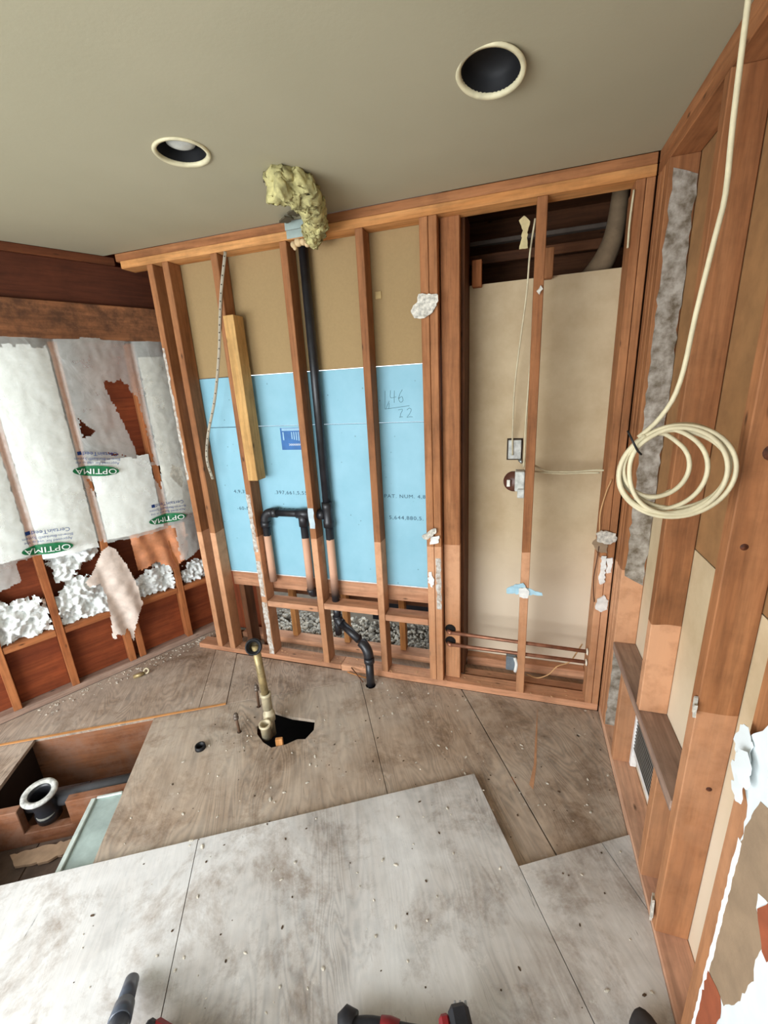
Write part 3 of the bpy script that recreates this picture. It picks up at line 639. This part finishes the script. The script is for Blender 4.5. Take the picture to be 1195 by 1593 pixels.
# toilet flange in the pit
fx, fy = -2.43, -1.135
fg = thing('closet_flange', 'white ringed black closet flange on a pipe in the open floor pit', 'pipe flange', (fx, fy, -.15))
ax = (.08, -.10, 1)
lathe('flange_ring', [(.042, -.004), (.066, -.012), (.069, -.004), (.066, .006), (.052, .006), (.042, -.002)], (fx, fy, .03), plain('chalky_white_plastic', (214, 212, 204), .8, 0, .35, 40, .5), fg, ax)
lathe('hub', [(.040, -.16), (.048, -.158), (.048, -.12), (.043, -.115), (.043, -.02), (.055, -.006), (.042, .0), (.038, -.02), (.037, -.15)], (fx, fy, .03), abs_m(), fg, ax)
lathe('hub_plug', [(0, 0), (.037, .0), (.037, .004), (0, .004)], (fx, fy, -.09), plain('grey_scale', (120, 118, 110), .9), fg, ax, 16)
p0, p1 = F(-1.99, -.44), F(-1.50, -.435)
pipe('drain_arm', [(p0.x, p0.y, -.075), (p1.x, p1.y, -.05)], .034, plain('grey_black_pipe', (70, 70, 72), .5), fg)
def flap(lst, z, mat, name, lab, cat, seed, th=.004, tiltv=(0, 0)):
    o = slab(name, ragged([tuple(F(a, b)) for a, b in lst], .015, .005, seed), [], lambda x, y, d: V((x, y, z+d)), th, mat); return tag(o, lab, cat)
flap([(-2.04, -.32), (-1.80, -.33), (-1.78, -.28), (-1.86, -.25), (-1.99, -.26)], -.215, plain('broken_board', (186, 156, 128), .8), 'broken_board', 'broken pale piece of board lying in the pit below the flange', 'board', 12, .012)
# galvanised tray beside the pit
tr = thing('metal_flashing', 'flat pale green galvanised metal strip with folded lip beside the pit', 'flashing', tuple(F(-1.6, -.15))+(0,))
gal = plain('pale_galvanised', (176, 192, 186), .45, .35, .15, 10)
strip('sheet', -1.665, -1.547, -.325, -.006, -.010, -.006, gal, tr)
strip('lip', -1.672, -1.652, -.325, -.006, -.007, .004, plain('pale_lip', (206, 216, 208), .5, .3), tr)
strip('lip', -1.652, -1.547, -.335, -.322, -.007, .002, plain('pale_lip', (206, 216, 208), .5, .3), tr)
# ------------------------------------------------------------------ wood block nailed beside a stud, strap, nail plate, tuft
nb = beam('lumber_offcut', (-1.884, .02, 1.64), (.062, .085, .865), new_m('z'), None, 0, .002, (0, -.010, 0)); tag(nb, 'clean yellow pine offcut nailed beside the third stud from left', 'lumber')
sp = [(-1.863, -.004, 2.36), (-1.914, -.008, 2.198), (-1.950, -.010, 2.051), (-1.984, -.012, 1.896), (-2.05, -.02, 1.666), (-2.135, -.02, 1.47), (-2.175, -.015, 1.33), (-2.162, -.01, 1.21)]
stp = thing('pipe_strap', 'grey perforated metal strap dangling down in front of the left studs', 'strap', sp[0])
pipe('band', sp, .0075, plain('dull_grey_metal', (186, 176, 156), .6, .15), stp, 8, 6, .25)
pp = smooth_path(sp, 8); bm = bmesh.new()
for q in pp[1::2]: bmesh.ops.create_icosphere(bm, subdivisions=1, radius=.0034, matrix=Matrix.Translation(q+V((0, -.003, 0))))
o = finish('hole', bm, plain('hole_dark', (50, 44, 38), .8), stp); o['kind'] = 'stuff'
np_ = thing('nail_plate', 'pale grey metal guard plates on the top plate above the stack', 'metal plate', (-1.46, -.005, 2.4))
box('plate', -1.518, -1.405, -.0065, -.0035, 2.366, 2.400, plain('pale_galvanised', (176, 192, 186), .45), np_, .0005)
box('plate', -1.524, -1.425, -.0045, -.0015, 2.402, 2.437, plain('pale_galvanised', (176, 192, 186), .45), np_, .0005)
spf = plain('cream_spray_foam', (226, 196, 150), .8, 0, .2, 30, .5); bm = bmesh.new()
for x, z, r in ((-1.495, 2.345, .016), (-1.47, 2.352, .020), (-1.445, 2.350, .016), (-1.425, 2.338, .014), (-1.49, 2.33, .010)):
    bmesh.ops.create_icosphere(bm, subdivisions=2, radius=r, matrix=Matrix.Translation((x, .012, z)))
tag(finish('spray_foam', bm, spf, None, True), 'cream blob of spray foam around the top of the stack', 'foam blob')
bm = bmesh.new(); path = smooth_path([(-1.30, -.42, 2.40), (-1.25, -.36, 2.385), (-1.27, -.24, 2.375), (-1.31, -.13, 2.37), (-1.36, -.05, 2.375), (-1.375, -.03, 2.345)], 5)
for i, p in enumerate(path):
    t = i/(len(path)-1); r = .062*(1-.35*t)
    bmesh.ops.create_icosphere(bm, subdivisions=4, radius=r, matrix=Matrix.Translation(p))
for v in bm.verts: v.co += V([noise.noise(v.co*22+V((k*9, 0, 0))) for k in range(3)])*.026+V([noise.noise(v.co*70+V((k*9, 3, 0))) for k in range(3)])*.012+V([noise.noise(v.co*190+V((k*9, 3, 0))) for k in range(3)])*.006
tuftm = plain('yellow_glass_wool', (206, 196, 136), .95, 0, .28, 26, 1.0)
tag(finish('glass_wool_tuft', bm, tuftm, None, True), 'tuft of yellow glass wool bulging from the broken ceiling hole', 'insulation')
for i, (P, z) in enumerate((([(-1.385, -.40), (-1.33, -.44), (-1.32, -.40), (-1.36, -.35)], 2.425), ([(-1.52, -.06), (-1.47, -.10), (-1.45, -.05), (-1.49, -.03)], 2.425), ([(-1.44, -.13), (-1.40, -.15), (-1.395, -.08), (-1.42, -.08)], 2.42))):
    o = slab('ceiling_scrap', ragged(P, .01, .006, 50+i), [], lambda x, y, d, z=z: V((x, y, z+d+.2*(x+1.4)*.3)), .006, plain('dark_torn_paper', (92, 84, 66), .9))
    tag(o, ('torn dark ceiling shred at the left of the yellow tuft', 'torn ceiling shred above the nail plate', 'torn ceiling shred at the lower end of the tuft')[i], 'scrap')
# ------------------------------------------------------------------ recessed lights
ring_m = plain('cream_trim_ring', (226, 216, 178), .45); baf = plain('black_baffle', (22, 22, 24), .6)
for c, drop, lab in ((lamp1, .006, 'round black recessed ceiling light without a bulb, on the right'), (lamp2, 0, 'round recessed ceiling light with its bulb showing, on the left')):
    t = thing('recessed_light', lab, 'ceiling light', (c.x, c.y, H), 'recessed ceiling lights')
    a = (.10, .12, 1) if drop else (0, 0, 1)
    lathe('trim_ring', [(.0745, .004), (.0755, -.004), (.085, -.007), (.0885, -.003), (.0885, -.0005), (.0755, .006), (.0745, .004)], (c.x, c.y, H-drop), ring_m, t, a, 48)
    lathe('baffle', [(.0755, .0), (.070, .05), (.062, .12), (.0, .12)] if not drop else [(.0755, .0), (.068, .03), (.055, .05), (.0, .055)], (c.x, c.y, H-drop), baf, t, a, 40)
    if not drop: lathe('bulb', [(.0, .014), (.025, .016), (.044, .024), (.049, .040), (.038, .08), (.02, .119)], (c.x, c.y, H), plain('frosted_bulb', (206, 206, 198), .3), t, (0, 0, 1), 32)
# ------------------------------------------------------------------ cable coil
co = thing('cable_coil', 'cream electrical cable hanging from the ceiling, coiled and tied at its end', 'cable', (-.14, -1.02, 1.48))
cm = cable_m(); C0 = V((-.135, -1.02, 1.478))
drop = [(-.128, -1.02, 2.44), (-.126, -1.02, 2.24), (-.122, -1.02, 2.08), (-.117, -1.02, 1.975), (-.123, -1.02, 1.91), (-.136, -1.02, 1.78), (-.143, -1.02, 1.68), (-.156, -1.02, 1.62), (-.182, -1.02, 1.575), (-.208, -1.02, 1.548)]
pts = [V(p) for p in drop]
LP8 = ((.104, .098, .0, -.004, 0), (.108, .103, .002, -.008, -.010), (.092, .086, .002, .012, .012), (.107, .094, -.001, -.016, .006), (.082, .090, .004, .000, -.014), (.104, .104, .001, -.008, .014), (.066, .070, -.030, .012, -.006), (.060, .066, -.036, .0, .010))
for L_, (rx, rz, dx, dz, dy) in enumerate(LP8):
    nx_ = LP8[min(L_+1, len(LP8)-1)]
    for k in range(20):
        a = 2.35+2*PI*k/20; w = k/20; q = [u*(1-w)+v*w for u, v in zip((rx, rz, dx, dz, dy), nx_)]; tg = max(0, math.cos(a-2.35))**3*.7; q = [u*(1-tg)+v*tg for u, v in zip(q, (.094+.004*math.sin(L_*1.9), .092+.004*math.cos(L_*2.3), 0, 0, .006*math.sin(L_*1.3)))]
        x, z = q[0]*math.cos(a)*1.03, q[1]*math.sin(a)*.98; tl = -.10+.05*math.sin(L_*2.1)
        pts.append(C0+V((q[2]+x*math.cos(tl)-z*math.sin(tl), q[4]+.08*x, q[3]+x*math.sin(tl)+z*math.cos(tl))))
pts = pts[:-9]
pipe('cable', pts, .0048, cm, co, 8, 3)
pipe('cable_tie', [C0+V((-.098, -.012, .085)), C0+V((-.088, -.026, .062)), C0+V((-.078, -.022, .045)), C0+V((-.068, -.014, .035))], .0022, plain('black_tie', (24, 24, 24), .5), co, 6, 4)
# ------------------------------------------------------------------ niche wiring and boxes
cu = plain('dull_copper', (176, 122, 96), .45, .6, .3, 14)
for z0, z1, lab in ((.345, .325, 'upper copper water pipe running across the niche'), (.268, .262, 'lower copper water pipe running across the niche')):
    t = thing('copper_pipe', lab, 'pipe', (-.78, .03, z0), 'copper water pipes in the niche')
    pipe('tube', [(-.775, .026, z0), (-.40, .03, (z0+z1)/2), (-.055, .034, z1)], .0095, cu, t, 10)
    pipe('elbow', bend((-.785, .026, z0), (0, -1, 0), (1, 0, 0), .018, 5), .012, cu, t, 10)
    lathe('pipe_hole', [(0, 0), (.030, 0), (.028, .002), (0, .003)], (-.775, .0445, z0+.012), plain('charred_black', (24, 20, 18), .9), t, (0, -1, 0), 14)
    lathe('escutcheon', [(.010, 0), (.019, .001), (.016, .006), (.010, .008)], (-.070, .033, z1), plain('pale_caulk', (236, 222, 200), .7), t, (-1, 0, 0), 12)
t = thing('outlet_box', 'back of a metal outlet box set in the beige drywall, upper one', 'electrical box', (-.455, .28, 1.32))
box('cutout', -.505, -.425, .2985, .2998, 1.27, 1.385, plain('cutout_dark', (60, 48, 38), .9), t, 0)
box('box', -.498, -.432, .278, .298, 1.278, 1.378, plain('box_zinc', (206, 206, 198), .45, .1, .2, 40), t, .003)
pipe('connector', [(-.44, .272, 1.275), (-.425, .262, 1.262)], .009, metal_m(), t, 8)
t = thing('junction_box', 'metal junction box with round brown cover on the niche stud', 'electrical box', (-.45, .05, 1.21))
box('box', -.458, -.413, .02, .085, 1.165, 1.262, plain('box_zinc', (206, 206, 198), .45, .1, .2, 40), t, .004)
box('bracket', -.445, -.413, .01, .03, 1.135, 1.18, plain('box_zinc', (206, 206, 198), .45, .1, .2, 40), t, .003)
lathe('cover', [(0, 0), (.048, 0), (.050, .006), (.046, .020), (.012, .024), (0, .024)], (-.462, .07, 1.205), plain('brown_bakelite', (92, 56, 44), .35), t, (-.35, -.9, .1), 28)
box('sticker', -.495, -.480, .035, .042, 1.185, 1.218, plain('sticker_white', (230, 226, 214), .6), t, .001)
t = thing('switch_box', 'grey metal box low on the niche stud by the copper pipes', 'electrical box', (-.44, .04, .2))
box('box', -.470, -.414, .015, .075, .16, .245, plain('blue_grey_steel', (138, 150, 160), .4, .5), t, .005)
pipe('cable_clamp', [(-.425, .008, .25), (-.415, .004, .215), (-.42, .006, .165)], .009, plain('white_plastic', (232, 232, 226), .5), t, 8, 4)
def wire(lab, pts, r=.0042, mat=None, k=5):
    o = pipe('wire', pts, r, mat or cable_m(), None, 7, k); return tag(o, lab, 'wire')
wire('thin cream wire dropping from the niche top to the upper box', [(-.415, .10, 2.32), (-.43, .12, 2.2), (-.437, .15, 2.05), (-.455, .18, 1.87), (-.475, .22, 1.65), (-.478, .26, 1.45), (-.478, .272, 1.38), (-.475, .27, 1.30)])
wire('second cream wire running down close behind the niche stud', [(-.398, .10, 2.30), (-.40, .10, 2.1), (-.408, .10, 1.8), (-.418, .10, 1.5), (-.418, .095, 1.34), (-.42, .092, 1.27)])
wire('cream wire sagging from the niche stud to the right jamb, upper one', [(-.38, .09, 1.285), (-.34, .10, 1.262), (-.30, .12, 1.245), (-.2, .14, 1.24), (-.10, .13, 1.25), (-.06, .09, 1.258), (-.03, .088, 1.268)])
wire('cream wire sagging from the niche stud to the right jamb, lower one', [(-.38, .10, 1.25), (-.33, .12, 1.24), (-.25, .14, 1.23), (-.15, .15, 1.232), (-.08, .12, 1.24)])
wire('thin tan wire hanging along the right jamb of the niche', [(-.050, -.006, 1.235), (-.068, -.008, 1.17), (-.082, -.008, 1.08), (-.078, -.008, .99)], .003, plain('tan_wire', (206, 160, 110), .5))
wire('thin dark wire curving along the right jamb of the niche', [(-.074, -.006, .92), (-.078, -.008, .84), (-.084, -.01, .76), (-.078, -.008, .68), (-.07, -.004, .63)], .0022, plain('dark_wire', (78, 50, 36), .5))
wire('tan wire lying on the plate by the grey box', [(-.36, .09, .10), (-.30, .10, .075), (-.24, .10, .11), (-.2, .11, .16), (-.14, .12, .19), (-.11, .10, .27), (-.09, .09, .33)], .0035, plain('tan_wire', (206, 160, 110), .5))
wire('pale wire standing along the top right stud of the niche', [(-.074, -.004, 2.33), (-.078, -.006, 2.23), (-.076, -.005, 2.14)], .004)
bm = bmesh.new(); tube(bm, smooth_path([(-.20, .46, 2.06), (-.13, .42, 2.14), (-.085, .40, 2.22), (-.06, .40, 2.32), (-.05, .40, 2.50)], 6), [.062-.0012*i for i in range(25)], 16); 
tag(finish('flex_duct', bm, plain('dusty_grey_duct', (134, 112, 86), .8), None, True), 'dusty grey duct curving down at the top right of the niche', 'duct')
o = slab('paper_tag', ragged([(-.475, 2.21), (-.44, 2.21), (-.445, 2.27), (-.435, 2.31), (-.46, 2.335), (-.48, 2.32), (-.462, 2.28)], .01, .003, 61), [], lambda x, z, d: V((x, .085-d+.1*(z-2.2), z)), .004, plain('yellowed_wrap', (212, 196, 146), .7)); tag(o, 'yellowed scrap of wrapping hanging from wires at the niche top', 'scrap')
# ------------------------------------------------------------------ plaster scraps stuck on the studs
def scrap(P, y, lab, seed, mat=None, th=.008, tilt=.1, cat='drywall scrap'):
    cx = sum(p[0] for p in P)/len(P); cz = sum(p[1] for p in P)/len(P)
    o = slab('drywall_scrap', ragged(P, .010, .004, seed), [], lambda x, z, d: V((x, y-d+tilt*(x-cx)+tilt*.5*(z-cz)+.006*noise.noise(V((x*60, z*60, seed))), z)), th, mat or scrap_m())
    return tag(o, lab, cat)
scrap([(-.93, 2.00), (-.90, 2.035), (-.895, 2.065), (-.815, 2.06), (-.808, 2.03), (-.835, 1.985), (-.87, 1.965), (-.915, 1.968)], -.009, 'cream drywall scrap nailed high on the doubled stud', 71)
scrap([(-.905, .935), (-.86, .965), (-.835, .97), (-.835, .945), (-.885, .915)], -.02, 'beige strip of drywall sticking out of the doubled stud at mid height', 72, None, .008, .35)
scrap([(-.87, .88), (-.825, .89), (-.82, .93), (-.865, .92)], -.004, 'small white plaster patch just under the beige strip on the doubled stud', 73, plain('white_plaster', (240, 238, 232), .9))
scrap([(-.885, .66), (-.862, .63), (-.852, .67), (-.865, .72), (-.88, .72)], -.004, 'white plaster smear low on the doubled stud', 74, plain('white_plaster', (240, 238, 232), .9), .003)
scrap([(-.480, .635), (-.475, .665), (-.43, .69), (-.40, .70), (-.385, .675), (-.31, .655), (-.305, .64)], -.003, 'pale blue paint patch across the niche stud', 75, plain('pale_blue_paint', (176, 212, 226), .8), .003, 0)
scrap([(-.415, .625), (-.42, .67), (-.39, .68), (-.37, .66), (-.375, .62)], -.0085, 'white plaster lump on the pale blue paint patch', 76, plain('white_plaster', (240, 238, 232), .9), .004)
scrap([(-.400, 2.025), (-.385, 2.045), (-.375, 2.03), (-.388, 2.01)], -.004, 'tiny white plaster crumb high on the niche stud', 77)
scrap([(-.088, .95), (-.095, .985), (-.07, 1.0), (-.01, .985), (-.004, .955), (-.03, .935)], -.008, 'crumpled white drywall scrap at the top of the right corner stud', 78, None, .012, .3)
scrap([(-.105, .93), (-.085, .965), (-.04, .93), (-.035, .885), (-.07, .89)], -.003, 'brown paper scrap under the crumpled white scrap', 79, paper, .002)
scrap([(-.058, .872), (-.038, .872), (-.036, .735), (-.052, .725), (-.060, .745)], -.004, 'long narrow white metal bead strip on the right corner stud', 80, plain('white_plaster', (240, 238, 232), .9), .004, 0)
scrap([(-.035, .86), (-.012, .865), (-.012, .79), (-.03, .785)], -.003, 'short white plaster strip beside the long bead strip', 81, plain('white_plaster', (240, 238, 232), .9), .006, 0)
scrap([(-.065, .60), (-.06, .65), (-.03, .67), (-.01, .645), (-.012, .60), (-.04, .585)], -.003, 'white plaster lump low on the right corner stud', 82, plain('white_plaster', (240, 238, 232), .9), .010, .2)
o = box('board_patch', -1.128, -1.098, .086, .0925, 2.085, 2.118, plain('pale_tan_scrap', (196, 168, 116), .9), None); tag(o, 'small square tan scrap stuck on the upper tan board', 'scrap')
def rscrap(y, z, s, lab, seed):
    P = [(y+s*math.cos(a)*random.uniform(.35, 1), z+s*1.3*math.sin(a)*random.uniform(.35, 1)) for a in [k*PI/7 for k in range(14)]]
    tag(slab('drywall_scrap', ragged(P, .008, .004, seed), [], lambda u, v, d: V((-.001-d+.3*(u-y), u, v)), .007, scrap_m()), lab, 'drywall scrap')
rscrap(-.985, .87, .032, 'ragged white drywall scrap on the third stud of the right wall', 91)
rscrap(-.955, .10, .042, 'crumpled grey white scrap on the floor plate of the right wall', 92)
# brass valve, shard near left wall floor
t = thing('brass_valve', 'small brass valve lying on the floor by the left wall', 'valve', (-2.66, -.33, .006))
lathe('body', [(0, -.03), (.012, -.03), (.014, .0), (.010, .03), (0, .03)], (-2.68, -.36, .02), br, t, (.7, .6, .1), 12)
lathe('handle', [(.010, -.003), (.02, -.003), (.02, .003), (.010, .003), (.010, -.003)], (-2.655, -.325, .03), pale, t, (.3, -.8, .5), 14)
# wood piece inside drain hole
tag(beam('wood_offcut', (-1.535, -.60, -.03), (.035, .02, .12), plate_m('z'), None, .4), 'pale splinter of wood sticking up at the edge of the drain hole', 'offcut')
# loose sticks
for i, (a, b, lab) in enumerate((((-1.40, -.02), (-1.27, -.045), 'thin pale stick on the floor left of the waste pipe'), ((-1.375, -.012), (-1.275, -.085), 'thin dark stick leaning by the waste pipe foot'))):
    tag(pipe('stick', [(a[0], a[1], .012+.03*i), (b[0], b[1], .010)], .0035, (plate_m('x'), dark_m('x'))[i], None, 6), lab, 'stick')
# ------------------------------------------------------------------ tools at the near edge
blk = plain('tool_black', (40, 40, 44), .45, 0, .3, 30); red = plain('tool_red', (128, 32, 36), .4, 0, .15, 20)
dt = thing('cordless_drill', 'red and black cordless drill lying on the near plywood', 'power tool', (-.66, -1.42, .018))
DX = V((.961, .277, 0)).normalized(); DY = V((.277, -.961, 0)).normalized(); D0 = V((-.815, -1.466, .026))
def D(a, b, z): return D0+DX*a+DY*b+V((0, 0, z))
drz = math.atan2(DX.y, DX.x)
pipe('gear_case', [D(-.005, -.01, .045), D(-.005, .07, .045), D(-.005, .075, .045)], [.036, .036, .030], blk, dt, 18)
lathe('chuck', [(0, 0), (.030, 0), (.028, .03), (.018, .05), (0, .052)], D(-.005, .075, .045), blk, dt, DY, 18)
pipe('motor_body', [D(-.03, -.028, .045), D(-.015, -.030, .045), D(.01, -.02, .045)], [.02, .036, .036], blk, dt, 18)
bm = bmesh.new(); tube(bm, smooth_path([D(.0, -.012, .044), D(.06, -.014, .044), D(.13, -.004, .042), D(.20, .004, .040), D(.25, .004, .040)], 4), .031, 14, True, .9); finish('handle', bm, blk, dt, True)
bm = bmesh.new(); tube(bm, [D(.082, -.012, .043), D(.105, -.009, .043), D(.128, -.004, .042)], [.034, .0355, .034], 14, True, .95); finish('red_grip', bm, red, dt, True)
beam('trigger', D(.075, .05, .042), (.03, .03, .018), red, dt, drz, .006)
beam('battery', D(.295, .005, .048), (.055, .115, .090), blk, dt, drz+.15, .012)
beam('battery_foot', D(.256, .012, .046), (.030, .095, .075), red, dt, drz+.15, .008)
for i in range(3): beam('battery_rib', D(.282+i*.014, -.053, .05), (.006, .010, .06), plain('rib_grey', (150, 150, 150), .5), dt, drz+.15, .001)
vt = thing('vacuum_wand', 'dark grey vacuum tube with stepped collar at the near left', 'vacuum tube', (-1.49, -1.51, .02))
VD = V((.42, -.55, .30)).normalized(); V0 = V((-1.478, -1.52, .05))
pg = plain('slate_plastic', (74, 80, 92), .32, 0, .1, 20, 0, .5)
lathe('tip', [(.0, .0), (.015, .0), (.0195, .001), (.023, .085), (.0, .085)], V0, pg, vt, VD, 24)
lathe('collar', [(.0, .075), (.026, .078), (.029, .125), (.025, .128), (0, .128)], V0, pg, vt, VD, 24)
lathe('tube', [(.0, .12), (.0255, .122), (.029, .70), (.0, .70)], V0, pg, vt, VD, 24)
rc = thing('tool_case', 'red tool case with black corner at the bottom edge', 'tool case', (-1.2, -1.75, .018))
beam('case_body', (-1.13, -1.69, .066), (.40, .22, .075), red, rc, -.05, .012); beam('corner_guard', (-1.322, -1.60, .068), (.03, .04, .08), blk, rc, -.05, .008)
tag(slab('paper_scrap', [(-1.95, -1.86), (-1.80, -1.78), (-1.74, -1.90), (-1.9, -2.0)], [], lambda x, y, d: V((x, y, .0275+d)), .001, wht), 'white paper scrap on the near left plywood', 'paper')
bm = bmesh.new(); bmesh.ops.create_icosphere(bm, subdivisions=3, radius=1, matrix=Matrix.Translation((-.085, -1.275, .058)) @ Matrix.Diagonal((.045, .08, .038, 1)))
for v in bm.verts: v.co += v.co.normalized()*noise.noise(v.co*25)*.006
tag(finish('work_glove', bm, plain('dark_grey_cloth', (62, 58, 58), .9, 0, .3, 30), None, True), 'dark grey rounded bundle on the floor by the right wall plate', 'bundle')
# ------------------------------------------------------------------ debris
def debris(name, n, region, zf, mat, lab, seed, smin=.002, smax=.006):
    rnd = random.Random(seed); bm = bmesh.new()
    for i in range(n):
        x, y = region(rnd); r = rnd.uniform(smin, smax)
        m = Matrix.Translation((x, y, zf(x, y)+r*.3)) @ Matrix.Rotation(rnd.uniform(0, 6.3), 4, 'Z') @ Matrix.Diagonal((r*rnd.uniform(.6, 2.2), r, r*.5, 1))
        bmesh.ops.create_icosphere(bm, subdivisions=1, radius=1, matrix=m)
    tag(finish(name, bm, mat), lab, 'debris', None, 'stuff')
def zfl(x, y):
    r = V((x, y))-K; a, b = r.dot(E1), r.dot(E2)
    return .026 if (b > 0 and a < 0) or (b > .386) else (.006 if b < -.79 and a < -1.165 else 0)
def reg_near(r):
    while True:
        x, y = r.uniform(-2.0, -.02), r.uniform(-1.6, -.01); q = V((x, y))-K; a, b = q.dot(E1), q.dot(E2)
        if -1.5 < a < 1 and b > -.78 and not inpoly(x, y, drain_hole): return x, y
debris('debris', 170, reg_near, zfl, plain('chalk_chips', (228, 218, 200), .9, 0, .3, 90), 'pale plaster crumbs scattered over the plywood floor', 5, .0018, .006)
debris('debris', 120, reg_near, zfl, plain('dark_splinters', (92, 72, 54), .9, 0, .3, 90), 'dark wood splinters scattered over the plywood floor', 6, .0015, .004)
def reg_wall(r): s = r.uniform(-.5, .6); p = LP+LU*s+LN*(.02+.10*r.random()**2); return p.x, p.y
debris('debris', 140, reg_wall, lambda x, y: .006, plain('chalk_chips', (228, 218, 200), .9), 'pale crumbs along the foot of the left wall', 8, .002, .007)
def reg_plate(r): return r.uniform(-2.3, -.1), r.uniform(.005, .085)
debris('debris', 120, reg_plate, lambda x, y: .04, plain('tan_sawdust', (206, 160, 118), .9), 'tan crumbs on the bottom plate of the back wall', 9, .002, .005)
